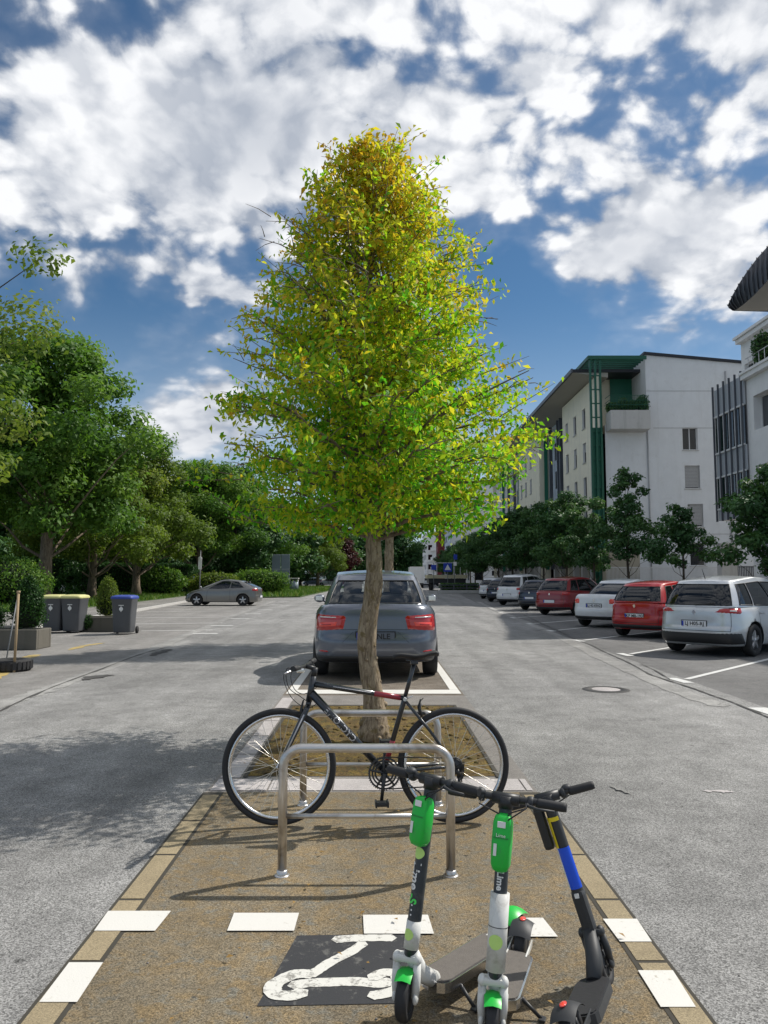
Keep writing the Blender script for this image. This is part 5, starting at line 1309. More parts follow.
# ================================================================ trees
LP = [(0, .62), (.12, .92), (.35, 1), (.6, .92), (.8, .7), (.92, .42), (1, .15)]
tree_meshes('L1', 13.8, 4.0, 6.6, 74, 44000, .27, M['leaf_mid'], M['bark_grey_brown'], .36, 21, LP, clr=(.14, .26), lean=.3)
tree_meshes('L2', 11.5, 2.6, 5.0, 56, 30000, .26, M['leaf_warm'], M['bark_grey_brown'], .28, 22, LP, clr=(.16, .28), lean=.6)
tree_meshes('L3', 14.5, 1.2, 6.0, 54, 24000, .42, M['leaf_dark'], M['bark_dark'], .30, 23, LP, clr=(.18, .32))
tree_meshes('N1', 9.4, 3.0, 4.9, 52, 15000, .15, M['leaf_warm'], M['bark_dark'], .26, 24, [(0, .7), (.3, 1), (.6, .95), (.85, 1), (1, .5)], clr=(.10, .19))
RP = [(0, .6), (.2, 1), (.5, .85), (.8, .5), (1, .12)]
tree_meshes('R1', 5.6, 2.0, 2.05, 34, 9500, .16, M['leaf_dark'], M['bark_dark'], .08, 25, RP, clr=(.16, .32))
tree_meshes('R2', 6.5, 2.0, 1.8, 30, 5600, .16, M['leaf_dark'], M['bark_dark'], .075, 26, [(0, .7), (.2, 1), (.45, .85), (.6, .5), (1, .14)], clr=(.15, .30))
tree_meshes('R4', 5.9, 1.9, 2.0, 28, 8800, .17, M['leaf_dark'], M['bark_dark'], .08, 77, [(0, .5), (.3, 1), (.7, .9), (1, .3)], clr=(.16, .30))
tree_meshes('R3', 4.5, 2.0, 1.35, 20, 4200, .15, M['leaf_dark'], M['bark_dark'], .07, 27, RP, clr=(.2, .38))
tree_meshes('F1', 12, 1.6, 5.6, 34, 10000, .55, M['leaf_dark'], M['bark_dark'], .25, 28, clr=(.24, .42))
tree_meshes('P1', 8, 2.0, 2.6, 16, 4200, .4, M['leaf_purple'], M['bark_dark'], .16, 29, clr=(.3, .5))
def LT(key, lab, px, d, rz=0, sc=1.0, grp=None): return plant_tree(key, lab, (at_(px, d), d, .1), grp, rz, sc, 'broadleaf_tree')
LT('L1', 'biggest broadleaf tree on the left, thick trunk behind the yellow-lidded bins', 44, 41, .4, 1.10)
LT('L2', 'tree with a pale thin trunk right of the biggest left tree', 92, 50, 1.2, .98)
LT('L2', 'tree with a leaning pale trunk above the blue-lidded bin', 137, 60, 2.6, 1.08)
LT('N1', 'leafy branches of a nearby tree reaching in from the left edge', -182, 15.5, 1.0, 1.02)
LT('L1', 'rounded tree with olive crown behind the wooden tree guard', 200, 78, 3.0, 1.0)
LT('L3', 'dark tree rising above the taupe coupe', 236, 84, .5, .98)
LT('L1', 'tree left of the advertising panel with a paler crown', 262, 98, 5.0, .88)
LT('F1', 'dark tree behind the advertising panel', 288, 112, 1.0, 1.0)
LT('L2', 'bright green tree on the left just beside the grey saloon roof', 318, 118, 2.0, .95)
LT('F1', 'dark tree above the far silver car on the left', 334, 150, 2.2, 1.05)
LT('P1', 'maroon-leaved tree seen beneath the central crown', 345, 135, 0, 1.1)
LT('F1', 'dark tree directly beyond the central trunk, beside the saloon roof', 362, 190, .3, 1.25)
LT('F1', 'round dark tree in the gap right of the central trunk', 396, 165, 3.3, 1.2)
LT('F1', 'distant tree at the end of the street in the sky gap', 417, 260, 1.3, 1.15)
bg = 'dark trees massed far behind the left verge'
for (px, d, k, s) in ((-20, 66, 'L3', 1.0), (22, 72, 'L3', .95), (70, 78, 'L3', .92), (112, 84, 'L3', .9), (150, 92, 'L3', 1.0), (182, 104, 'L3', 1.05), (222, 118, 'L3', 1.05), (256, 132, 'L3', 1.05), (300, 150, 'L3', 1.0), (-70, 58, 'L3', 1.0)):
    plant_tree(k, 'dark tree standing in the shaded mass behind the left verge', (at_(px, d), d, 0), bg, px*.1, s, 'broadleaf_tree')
rrow = [(765, 21.2, 'R1', .83, 'broad dark street tree at the right edge, above the silver people carrier'), (677, 27.5, 'R3', .93, 'small round street tree above the bright red hatchback'),
        (625, 33.5, 'R2', 1.02, 'tall sparse street tree with a pointed top in front of the white gable'), (591, 39, 'R4', .95, 'street tree in front of the cream facade with the green frame'),
        (563, 45, 'R1', 1.18, 'street tree above the dark red crossover'), (541, 51.5, 'R4', 1.12, 'street tree above the navy hatchback'), (524, 58, 'R1', 1.25, 'street tree above the tall white car')]
for i, (px, d, k, s, lab) in enumerate(rrow): plant_tree(k, lab, (10.65 if d > 22 else 10.75, d, .1), 'street trees along the right pavement', i*1.7, s)
for i in range(12):
    d = 65+i*9; plant_tree('R1', 'small far street tree in the merging dark row on the right', (10.8+max(0, d-90)*.03+.25*math.sin(i*2.1), d, .1), 'far street trees of the right row', i*2.2, 1.25+.1*math.sin(i*1.9))

# ================================================================ buildings, right
def wall_with(b, plane, u0, u1, z0, z1, holes, mi=0, axis='x'):
    """flat wall on plane (x=plane or y=plane) with rectangular openings (u0,u1,z0,z1)"""
    us = sorted(set([u0, u1]+[h[0] for h in holes]+[h[1] for h in holes])); zs = sorted(set([z0, z1]+[h[2] for h in holes]+[h[3] for h in holes]))
    us = [u for u in us if u0 <= u <= u1]; zs = [z for z in zs if z0 <= z <= z1]
    for i in range(len(us)-1):
        for j in range(len(zs)-1):
            cu, cz = (us[i]+us[i+1])/2, (zs[j]+zs[j+1])/2
            if any(h[0] < cu < h[1] and h[2] < cz < h[3] for h in holes): continue
            q = [(us[i], zs[j]), (us[i+1], zs[j]), (us[i+1], zs[j+1]), (us[i], zs[j+1])]
            b.add([((plane, a, c) if axis == 'x' else (a, plane, c)) for a, c in q], [(0, 1, 2, 3)], mi)
def opening(parent, axis, plane, inward, h, mullion=True, shutter=0.0, sill=True, fm='frame_white', nm='window', depth=.22):
    """reveal, frame, pane, optional roller shutter and sill for an opening"""
    u0, u1, z0, z1 = h
    def V(u, off, z): return (plane+inward*off, u, z) if axis == 'x' else (u, plane+inward*off, z)
    def bx(b, ua, ub, oa, ob, za, zb_, mi=0):
        c = Vector(V((ua+ub)/2, (oa+ob)/2, (za+zb_)/2)); dd = (abs(ob-oa), ub-ua, zb_-za) if axis == 'x' else (ub-ua, abs(ob-oa), zb_-za); b.box(c, dd, mi)
    b = MB()
    for (q) in (((u0, u0), (z0, z1)), ((u1, u1), (z0, z1))): b.add([V(q[0][0], 0, z0), V(q[0][0], depth, z0), V(q[0][0], depth, z1), V(q[0][0], 0, z1)], [(0, 1, 2, 3)])
    for z in (z0, z1): b.add([V(u0, 0, z), V(u1, 0, z), V(u1, depth, z), V(u0, depth, z)], [(0, 1, 2, 3)])
    f = .06
    bx(b, u0, u0+f, depth-.08, depth-.01, z0, z1, 1); bx(b, u1-f, u1, depth-.08, depth-.01, z0, z1, 1); bx(b, u0+f, u1-f, depth-.08, depth-.01, z0, z0+f, 1); bx(b, u0+f, u1-f, depth-.08, depth-.01, z1-f, z1, 1)
    if mullion: bx(b, (u0+u1)/2-.03, (u0+u1)/2+.03, depth-.075, depth-.012, z0+f, z1-f, 1)
    w = b.build(nm, [M['pale_wall'], M[fm]], parent)
    g = MB(); g.add([V(u0, depth-.03, z0), V(u1, depth-.03, z0), V(u1, depth-.03, z1), V(u0, depth-.03, z1)], [(0, 1, 2, 3)]); g.build('pane', M['win_glass'], w)
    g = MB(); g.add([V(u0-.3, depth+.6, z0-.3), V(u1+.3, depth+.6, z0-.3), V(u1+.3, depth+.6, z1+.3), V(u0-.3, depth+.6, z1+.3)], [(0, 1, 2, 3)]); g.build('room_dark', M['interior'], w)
    if shutter:
        g = MB(); zz_ = z1-(z1-z0)*shutter; n = max(3, int((z1-zz_)/.09))
        for k in range(n): bx(g, u0+.02, u1-.02, depth-.12, depth-.09, zz_+k*(z1-zz_)/n, zz_+(k+.86)*(z1-zz_)/n)
        g.build('shutter', M['shutter'], w)
    if sill: g = MB(); bx(g, u0-.06, u1+.06, -.06, .04, z0-.06, z0-.004); g.build('sill', M['concrete'], w)
    return w
D = 50.0
bA = thing('apartment_building', 'white gabled apartment block with cream side, green corner frame and a planted balcony', 'building', (0, 0, 0))
XW = 14.25
# street side in four sections
sec = [(50, 60.6, 'cream_wall', 0), (60.6, 70, 'blue_wall', .9), (70, 81, 'cream_wall', 0), (81, 100, 'pale_wall', .4)]
for (y0, y1, mt, back) in sec:
    hol = []
    if mt != 'blue_wall':
        cols_ = [y0+4.1, y0+6.7, y0+9.2] if y1-y0 < 12 else [y0+3+3*k for k in range(5)]
        for c in cols_:
            for z in (3.9, 6.3, 8.75, 11.2): 
                if z < 12: hol.append((c-.42, c+.42, z+.95, z+2.35))
    b = MB(); wall_with(b, XW+back, y0, y1, 3.2, 15.1, hol); b.build('street_wall', M[mt], bA)
    b = MB(); wall_with(b, XW+back+.3, y0, y1, 0, 3.2, []); b.box((XW+back+.14, (y0+y1)/2, 3.26), (.7, y1-y0-.02, .14)); b.build('ground_floor', M['beige_wall'], bA)
    yy = y0+.5
    while yy < y1-1.2:
        b = MB(); b.box((XW+back+.28, yy+.8, 1.3), (.06, 1.5, 2.6)); b.build('garage_door', M['dark_plastic'], bA); b = MB(); b.box((XW+back+.1, yy-.12, 1.6), (.4, .4, 3.2)); b.build('column', M['concrete'], bA); yy += 2.4
    for k_, h in enumerate(hol): opening(bA, 'x', XW+back, 1, h, mullion=False, sill=True, fm='dark_steel', shutter=(0, 0, .45, 0, .7, 0, .3)[k_ % 7])
    if back:
        b = MB(); b.add([(XW, y0, 0), (XW+back, y0, 0), (XW+back, y0, 15.1), (XW, y0, 15.1)], [(0, 1, 2, 3)]); b.add([(XW, y1, 0), (XW+back, y1, 0), (XW+back, y1, 15.1), (XW, y1, 15.1)], [(0, 1, 2, 3)]); b.build('recess_cheek', M['cream_wall'], bA)
for yy in (60.9, 63.6, 64.6, 67.6, 69.7, 80.8, 84, 88, 92):
    b = MB(); b.box((XW+.55 if yy < 70 else XW+.1, yy, 8.6), (.3, .17, 12.6)); b.build('dark_pilaster', M['green_glass'] if yy in (69.7, 80.8, 92) else M['dark_steel'], bA)
b = MB()
for z in (4.4, 6.9, 9.3, 11.8):
    for (ya_, yb_) in ((61.4, 63.3), (65, 67.2)): b.box((XW+.87, (ya_+yb_)/2, z+.8), (.06, yb_-ya_, 1.5))
b.build('stair_glazing', M['win_glass'], bA)
# roof slab with deep boarded eave
b = MB(); b.prism([(12.75, 51.0), (20, 51.0), (20, 101), (12.75, 101)], 15.42, 15.62); b.build('roof', M['roof_dark'], bA)
b = MB(); b.add([(12.80, 51.05, 15.40), (12.80, 100.9, 15.40), (XW+.9, 100.9, 15.06), (XW+.9, 51.05, 15.06)], [(0, 1, 2, 3)]); b.add([(12.80, 51.05, 15.40), (XW+.9, 51.05, 15.06), (XW+.9, 51.05, 15.40)], [(0, 1, 2)]); b.build('soffit', M['soffit'], bA)
b = MB(); b.box((12.70, 76, 15.52), (.10, 50.1, .26)); b.build('gutter', M['dark_steel'], bA)
# gable
gx = lambda px, d=D: at_(px, d); gz = lambda py, d=D: P(384, py, d).z
xl, xt, xr = 14.55, gx(651), 27.0
hol = [(gx(686.6), gx(697+5), gz(450), gz(427.5)), (gx(687.7), gx(703), gz(488.5), gz(465.5)), (gx(689.6), gx(705), gz(527), gz(504)), (gx(690.5), gx(706), gz(566), gz(543))]
b = MB(); wall_with(b, D, xl, xr, 0, 11.6, [h for h in hol if h[3] < 11.6], axis='y')
wall_with(b, D, xt, xr, 11.6, 14.9, [], axis='y')
zt0, zt1 = gz(355), gz(365); b.add([(xt, D, 14.9), (xr, D, 14.9), (xr, D, zt1-.2), (xt, D, zt0)], [(0, 1, 2, 3)])
b.add([(xt, D, 11.6), (xt, D+3, 11.6), (xt, D+3, zt0), (xt, D, zt0)], [(0, 1, 2, 3)]); b.build('gable_wall', M['white_wall'], bA)
b = MB(); b.add([(xt-.1, D-.12, zt0+.02), (xr, D-.12, zt1-.18), (xr, D-.12, zt1-.02), (xt-.1, D-.12, zt0+.20), (xt-.1, D+6, zt0+.02), (xr, D+6, zt1-.18), (xr, D+6, zt1-.02), (xt-.1, D+6, zt0+.2)], [(0, 1, 2, 3), (3, 2, 6, 7), (0, 3, 7, 4), (0, 4, 5, 1)]); b.build('coping', M['roof_dark'], bA)
for (x0_, x1_, z_) in ((xt, xr, gz(391)), (xl+3.2, xr, gz(428)), (xl, xr, 4.4)):
    b = MB(); b.box(((x0_+x1_)/2, D-.006, z_), (x1_-x0_, .012, .035)); b.build('wall_joint', M['shutter'], bA)
for x_ in (xt+.0, 22.6):
    b = MB(); b.tube([(x_, D-.06, .1), (x_, D-.06, 11.3 if x_ < 20 else 15.2)], .045, 8); b.build('downpipe', M['shutter'], bA)
for i, h in enumerate(hol): opening(bA, 'y', D, 1, h, mullion=(i == 0), shutter=(0, .93, .9, .0)[i])
b = MB(); b.add([(xl, D+3, 11.6), (xt, D+3, 11.6), (xt, D+3, 15.9), (xl, D+3, 15.9)], [(0, 1, 2, 3)]); b.add([(xl, D, 11.58), (xt, D, 11.58), (xt, D+3, 11.58), (xl, D+3, 11.58)], [(0, 1, 2, 3)]); b.build('terrace', M['cream_wall'], bA)
b = MB(); b.box(((gx(614, 53)+gx(643, 53))/2, 52.9, 14.1), (gx(643, 53)-gx(614, 53), .12, 2.7)); b.box((gx(646, 52)-.1, 51.5, 14.2), (.08, 2.6, 2.9)); b.build('green_screen', M['green_glass'], bA)
b = MB(); cx0, cx1 = gx(609), gx(655, 48.8); yb_ = 48.9
b.box(((cx0+cx1)/2, (yb_+D)/2-.05, gz(420, 49)), (cx1-cx0, D-yb_+.08, gz(410, 49)-gz(429, 49)), bev=.04); b.box((cx0+(cx1-cx0)*.56, yb_-.01, gz(419, 49)), (.05, .08, gz(410, 49)-gz(427, 49))); bal = b.build('balcony', M['concrete'], bA)
b = MB(); zr = gz(410, 49)
for k in range(26): b.tube([(cx0+.05+k*(cx1-cx0-.1)/25, yb_+.1, zr), (cx0+.05+k*(cx1-cx0-.1)/25, yb_+.1, zr+.95)], .012, 4)
for z in (.35, .65, .97): b.tube([(cx0, yb_+.1, zr+z), (cx1, yb_+.1, zr+z)], .018, 5); b.tube([(cx0, yb_+.1, zr+z), (cx0, D, zr+z)], .018, 5)
b.build('railing', M['green_metal'], bal)
for i, (px, w_, hh) in enumerate(((617, .9, .7), (628, .7, 1.0), (637, .6, .85), (647, .9, 1.15))):
    hedge('balcony_plant', ['sprawling plant at the left end of the planted balcony', 'taller dark plant second from the left on the planted balcony', 'small plant second from the right on the planted balcony', 'bushy plant at the right end of the planted balcony'][i], 'plant', (gx(px, 49.3), 49.4, zr-.1), (w_, .6, hh), 900, .13, M['leaf_dark'], 60+i, shape='ball')
# green corner frame and pergola
b = MB()
fx = [gx(594.5, 49.8), gx(599.5, 49.8), gx(604.5, 49.8)]
for x in fx: b.box((x, 49.8, 8.05), (.13, .16, 16.1))
for k in range(17): b.box(((fx[0]+fx[2])/2, 49.8, .9+k*.93), (fx[2]-fx[0], .08, .07))
b.build('corner_frame', M['green_metal'], bA)
b = MB(); b.box(((fx[0]+fx[2])/2+.05, 49.95, 6.0), (fx[2]-fx[0], .1, 10.8)); b.build('corner_glazing', M['green_glass'], bA)
b = MB(); x0, x1 = fx[0]-.15, xt-.02
b.box(((x0+x1)/2, 49.7, 16.05), (x1-x0, .12, .24)); b.box((x0+.05, 51.6, 16.05), (.12, 3.6, .24)); b.box(((x0+x1)/2, 53.3, 16.0), (x1-x0, .12, .24))
for k in range(7): b.box(((x0+x1)/2, 50.2+k*.5, 16.0), (x1-x0-.1, .16, .10))
b.build('pergola', M['green_metal'], bA)
b = MB(); b.prism([(XW+1.5, 53.4), (xr, 53.4), (xr, 100), (XW+1.5, 100)], .01, 14.8); b.build('core', M['interior'], bA)
# fence and gate pillars in front of the gable
t = thing('fence', 'pale picket fence on a low wall behind the red hatchback, below the white gable', 'fence', (0, 46, 0))
fx0, fx1 = gx(606, 46), gx(719, 46); b = MB(); b.box(((fx0+fx1)/2, 0, .55), (fx1-fx0, .25, 1.1)); b.build('plinth', M['concrete'], t)
b = MB()
for k in range(86): b.box((fx0+.04+k*(fx1-fx0-.08)/85, 0, 1.62), (.03, .03, 1.05))
b.build('pickets', M['frame_white'], t)
b = MB()
for z in (1.16, 2.18): b.box(((fx0+fx1)/2, .0, z), (fx1-fx0, .05, .05))
b.build('rail', M['frame_white'], t)
b = MB(); b.box((gx(622, 46.6), 0, 1.55), (2.2, .3, 3.1)); tag(b.build('garden_wall', M['beige_wall'], None, (0, 46.8, 0)), 'beige stone wall panel at the left end of the pale picket fence', 'wall')
t = thing('gate_pillar', 'tall pale concrete pillar where the picket fence ends, behind the silver people carrier', 'pillar', (gx(727, 45), 45, 0)); b = MB(); b.box((0, 0, 1.75), (.92, .6, 3.5)); b.build('shaft', M['concrete'], t); b = MB(); b.box((0, 0, 3.54), (1.0, .68, .09)); b.build('cap', M['concrete'], t)
t = thing('gate', 'dark slatted gate between the concrete pillar and the right-hand building', 'gate', (0, 45.2, 0)); b = MB(); a0, a1 = gx(735, 45.2), gx(760, 45.2)
for k in range(15): b.box((a0+.06+k*(a1-a0-.1)/14, 0, 1.15), (.05, .05, 2.2))
b.build('slats', M['dark_steel'], t); b = MB(); b.box(((a0+a1)/2, 0, 2.2), (a1-a0, .06, .06)); b.box(((a0+a1)/2, 0, .15), (a1-a0, .06, .06)); b.build('gate_rail', M['dark_steel'], t)

# right-hand building
bB = thing('office_building', 'pale building cut by the right edge with a glazed bay and curved dark roof canopy', 'building', (0, 0, 0))
X2 = 18.0
def yx(px, X): return X/ray(px, 500)[0]*ray(px, 500)[1]
ybay0, ybay1 = yx(748, X2), yx(718, X2)
hol = [(yx(790, X2+.15), yx(757.5, X2+.15), 8.75, 10.45), (yx(790, X2+.15), yx(757.5, X2+.15), 5.2, 7.0), (yx(790, X2+.15), yx(757.5, X2+.15), 1.6, 3.6)]
b = MB(); wall_with(b, X2+.15, 18, ybay0, 0, 11.4, hol); b.add([(X2+.15, ybay0, 0), (X2+9, ybay0, 0), (X2+9, ybay0, 11.4), (X2+.15, ybay0, 11.4)], [(0, 1, 2, 3)]); b.build('street_wall', M['pale_wall'], bB)
for h in hol: opening(bB, 'x', X2+.15, 1, h, mullion=True, depth=.45, sill=False)
b = MB(); b.box((X2+.10, (18+ybay0)/2, 11.52), (.5, ybay0-18, .24)); b.box((X2+.02, (18+ybay0)/2, 11.70), (.5, ybay0-18+.1, .12)); b.build('cornice', M['pale_wall'], bB)
ztop_b = 11.75
b = MB(); nm = 6
for k in range(nm): b.box((X2-.10, ybay0+.05+(ybay1-ybay0-.1)*k/(nm-1), (4.6+ztop_b)/2+.05), (.10, .055, ztop_b-4.6+.2))
bay = b.build('bay_mullions', M['dark_steel'], bB)
b = MB()
for (z0, z1, mi) in ((4.6, 5.2, 0), (5.2, 6.9, 1), (6.9, 8.2, 0), (8.2, 10.2, 1), (10.2, 11.7, 0)):
    b.box((X2+.04, (ybay0+ybay1)/2, (z0+z1)/2), (.08, ybay1-ybay0, z1-z0-.004), mi)
b.build('bay_glazing', [M['spandrel'], M['win_glass']], bB)
b = MB()
for z in (5.2, 6.9, 8.2, 10.2): b.box((X2-.04, (ybay0+ybay1)/2, z), (.10, ybay1-ybay0, .09))
for k in range(nm-1):
    yk = ybay0+.05+(ybay1-ybay0-.1)*(k+.5)/(nm-1); b.box((X2-.015, yk, 6.05), (.05, .06, 1.7)); b.box((X2-.015, yk, 9.2), (.05, .06, 2.0))
b.build('bay_transoms', M['frame_white'], bB)
b = MB(); b.box((X2+4.6, (ybay0+ybay1)/2, 8.1), (8.9, ybay1-ybay0-.05, 7.0)); b.build('bay_body', M['pale_wall'], bB)
ys = yx(747, 19.6)
b = MB(); wall_with(b, 19.6, 16, ys, 11.4, 14.3, [(yx(768, 19.6), yx(750, 19.6), 11.6, 13.1)]); b.add([(19.6, ys, 11.4), (28, ys, 11.4), (28, ys, 14.3), (19.6, ys, 14.3)], [(0, 1, 2, 3)])
b.box((19.55, (16+ys)/2, 14.42), (.5, ys-16, .22)); b.box((19.45, (16+ys)/2, 14.62), (.5, ys-16+.2, .14)); b.build('set_back_storey', M['pale_wall'], bB)
opening(bB, 'x', 19.6, 1, (yx(768, 19.6), yx(750, 19.6), 11.6, 13.1), mullion=True, sill=False)
b = MB()
for k in range(22): b.tube([(18.15, 26+k*.55, 11.76), (18.15, 26+k*.55, 12.5)], .02, 4)
b.tube([(18.15, 26, 12.5), (18.15, ybay0, 12.5)], .025, 5); b.build('railing', M['frame_white'], bB)
b = MB(); b.box((22.8, 27, 15.3), (5, 20, 2.4)); b.build('top_storey', M['pale_wall'], bB)
# curved canopy: arc plan, deep outward-leaning fascia that thins towards its tip
b = MB(); zc_ = 16.3; bots = [G(px, py, zc_) for px, py in ((734, 311), (738, 308.5), (744, 304), (751, 298), (759, 290), (768, 280), (780, 267), (796, 248), (818, 220), (850, 178))]
tps = [(728, 304.5), (732, 296), (739, 283.5), (748, 270), (757.5, 257.5), (768, 246), (781, 232), (798, 213), (822, 186), (856, 143)]
tops = [P(px, py, q.y-.1) for (px, py), q in zip(tps, bots)]
rows = []
for q, r in zip(bots, tops): rows.append([q, q.lerp(r, .5)+Vector((-.06, 0, 0)), r, r+Vector((2.6, .6, .35))])
b.grid(rows); b.add([bots[0], tops[0], tops[0]+Vector((2.6, .6, .35)), bots[0]+Vector((9, .6, 0)), bots[0]+Vector((9, .6, 1.6))], [(0, 1, 2, 4, 3)]); cn = b.build('canopy', M['roof_dark'], bB)
sf = MB(); sf.grid([[q+Vector((.02, 0, .01)), Vector((q.x+4, bots[0].y if i == 0 else q.y+.01, zc_+.01)), Vector((29, bots[0].y if i == 0 else q.y+.02, zc_+.01))] for i, q in enumerate(bots)]); sf.build('canopy_soffit', M['soffit'], bB)
for i in range(len(bots)-1):
    for k in (0, .5):
        q = bots[i].lerp(bots[i+1], k); r = tops[i].lerp(tops[i+1], k); b = MB(); b.tube([q+Vector((-.03, 0, .02)), q.lerp(r, .5)+Vector((-.10, 0, 0)), r+Vector((-.04, 0, 0))], .03, 5); b.build('canopy_rib', M['dark_steel'], cn)
hedge('balcony_plant', 'dark plant above the cornice of the right-hand building', 'plant', (18.5, yx(766, 18.5)-.3, 12.0), (1.0, 1.2, 1.5), 1300, .14, M['leaf_dark'], 70, shape='ball')

# far buildings
def block(label, x0, x1, y0, y1, h, mat, floors, cols_, roof='roof_dark', fh=2.9, name='apartment_building', zs=1.2):
    t = thing(name, label, 'building', ((x0+x1)/2, y0, 0)); w, dp = x1-x0, y1-y0
    hs = []
    for i in range(floors):
        for j in range(cols_):
            c = -w/2+(j+.5)*w/cols_; hs.append((c-w/cols_*.24, c+w/cols_*.24, zs+i*fh, zs+i*fh+1.5))
    b = MB(); wall_with(b, 0, -w/2, w/2, 0, h, hs, axis='y')
    sy = []; n2 = max(2, int(dp/4))
    for i in range(floors):
        for j in range(n2): c = (j+.5)*dp/n2; sy.append((c-.8, c+.8, zs+i*fh, zs+i*fh+1.5))
    for X in (-w/2, w/2): wall_with(b, X, 0, dp, 0, h, sy, axis='x')
    b.add([(-w/2, dp, 0), (w/2, dp, 0), (w/2, dp, h), (-w/2, dp, h)], [(0, 1, 2, 3)]); b.build('wall', M[mat], t)
    b = MB(); b.box((0, dp/2, h/2), (w-.7, dp-.7, h-.3)); b.build('window_glazing', M['win_glass'], t)
    b = MB(); b.box((0, dp/2, h+.12), (w+.5, dp+.5, .26)); b.build('roof', M[roof], t)
    for i in range(min(floors, 4)):
        b = MB(); z = zs+i*fh; b.box((-w*.2, -.5, z-.2), (w*.25, 1.0, .15)); b.box((-w*.2, -.97, z+.3), (w*.25, .06, .85)); b.build('balcony', M[mat], t)
    return t
block('grey apartment block with balconies beyond the right tree row, below the central crown', at_(470, 125), at_(470, 125)+14, 125, 160, 17.2, 'pale_wall', 5, 5)
block('bluish-grey block left of the grey apartment block, at the far right row', at_(454, 165), at_(454, 165)+10, 165, 190, 18.5, 'blue_wall', 6, 3)
block('narrow maroon tower beside the sky gap', at_(438, 205), at_(438, 205)+3.2, 205, 212, 18.8, 'maroon', 5, 1)
block('stepped white block at the end of the street right of the sky gap', at_(426, 230), at_(426, 230)+7.5, 230, 250, 14.6, 'pale_wall', 4, 3, roof='white_wall')
block('pale house showing in small gaps between the left tree trunks', at_(62, 100), at_(62, 100)+13, 100, 112, 7.5, 'pale_wall', 2, 4)
# trailer-like raised platform with blue signs
p = G(453, 589.5); dT = 96.0; t = thing('flatbed_trailer', 'cream-edged flatbed trailer with upright posts standing in the roadway beyond the parked row', 'trailer', (at_(447, dT), dT, 0))
b = MB(); b.box((0, 2, 1.72), (5.0, 5, .42)); b.build('bed', M['cream_board'], t)
b = MB(); b.box((0, 2, 1.2), (4.6, 4.6, .55)); b.build('chassis', M['black_plastic'], t)
for x in (-2.4, -1.3, -.3, .8, 1.6, 2.4):
    b = MB(); b.box((x, -.4, 2.65), (.08, .08, 1.5)); b.build('post', M['frame_white'], t)
b = MB(); b.box((-.4, -.4, 3.42), (4.2, .08, .08)); b.build('top_rail', M['frame_white'], t)
for x in (-1.9, 1.9):
    for y in (.3, 3.6): b = MB(); b.lathe([(.2, -.15), (.5, -.15), (.52, 0), (.5, .15), (.2, .15)], (x, y, .52), 'X', 20); b.build('wheel', M['tyre'], t)
for px, lab, w_, tri in ((433.5, 'small plain blue sign at the left end of the trailer', .62, False), (447.5, 'blue square crossing sign with a white triangle above the trailer', 1.05, True)):
    x = at_(px, dT-1); t = thing('road_sign', lab, 'sign', (x, dT-1.2, 0)); b = MB(); b.tube([(0, .04, 0), (0, .04, 3.4)], .04, 8); b.build('pole', M['grey_paint'], t)
    b = MB(); b.box((0, 0, 2.85), (w_, .03, w_), bev=.01); pn = b.build('sign_plate', M['sign_blue'], t)
    if tri: b = MB(); b.prism([(-.38, -.32), (.38, -.32), (0, .38)], 0, .01, fn=lambda a, c, h: Vector((a, -.022-h, 2.85+c))); b.build('white_triangle', M['white'], pn)
t = thing('road_sign', 'tall blue and white direction sign on a pole right of the trailer', 'sign', (at_(454.5, 90), 90, 0)); b = MB(); b.tube([(0, 0, 0), (0, 0, 4.4)], .05, 8); b.build('pole', M['grey_paint'], t); b = MB(); b.box((.1, -.06, 4.0), (.42, .03, .6)); b.build('sign_plate', M['sign_blue'], t); b = MB(); b.box((.05, -.06, 3.2), (.38, .03, .45)); b.build('lower_plate', M['white'], t)
t = thing('traffic_island', 'low concrete-edged island with dark plants between the road and the right row', 'planter', (at_(459, 78), 78, 0)); b = MB(); b.box((0, 0, .16), (4.2, 1.6, .32), bev=.05); b.build('edge', M['concrete'], t); b = MB()
for z in (.55, .85): b.box((0, -.7, z), (4.0, .05, .08))
for x in (-1.9, -.6, .7, 1.9): b.box((x, -.7, .6), (.1, .08, .6))
b.build('rail', M['dark_steel'], t)
hedge('shrub', 'dark low shrubs filling the traffic island by the trailer', 'shrub', (at_(459, 78), 78.2, .3), (3.8, 1.2, .7), 2200, .14, M['leaf_dark'], 71)
t = thing('lorry', 'pale box lorry far along the street just right of the grey saloon', 'lorry', (at_(417, 118), 118, 0)); b = MB(); b.box((0, 2.6, 2.0), (2.3, 5.2, 2.5), bev=.05); b.build('box_body', M['pale_wall'], t); b = MB(); b.box((0, 6.1, 1.5), (2.1, 1.7, 2.0), bev=.15); b.build('cab', M['car_whitecar'], t); b = MB(); b.box((0, 2.8, .62), (2.0, 5.6, .3)); b.build('chassis', M['black_plastic'], t)
for x in (-.9, .9):
    for y in (1.2, 5.8): b = MB(); b.lathe([(.15, -.13), (.42, -.13), (.45, 0), (.42, .13), (.15, .13)], (x, y, .45), 'X', 18); b.build('wheel', M['tyre'], t)
b = MB(); b.tube([(at_(-400, 130), 130, 13.5), (at_(200, 130), 130, 12.6), (at_(430, 130), 130, 12.2), (at_(700, 130), 130, 13.2)], .03, 5); tag(b.build('overhead_wire', M['ink']), 'thin overhead wire crossing the sky gap above the far street', 'wire')

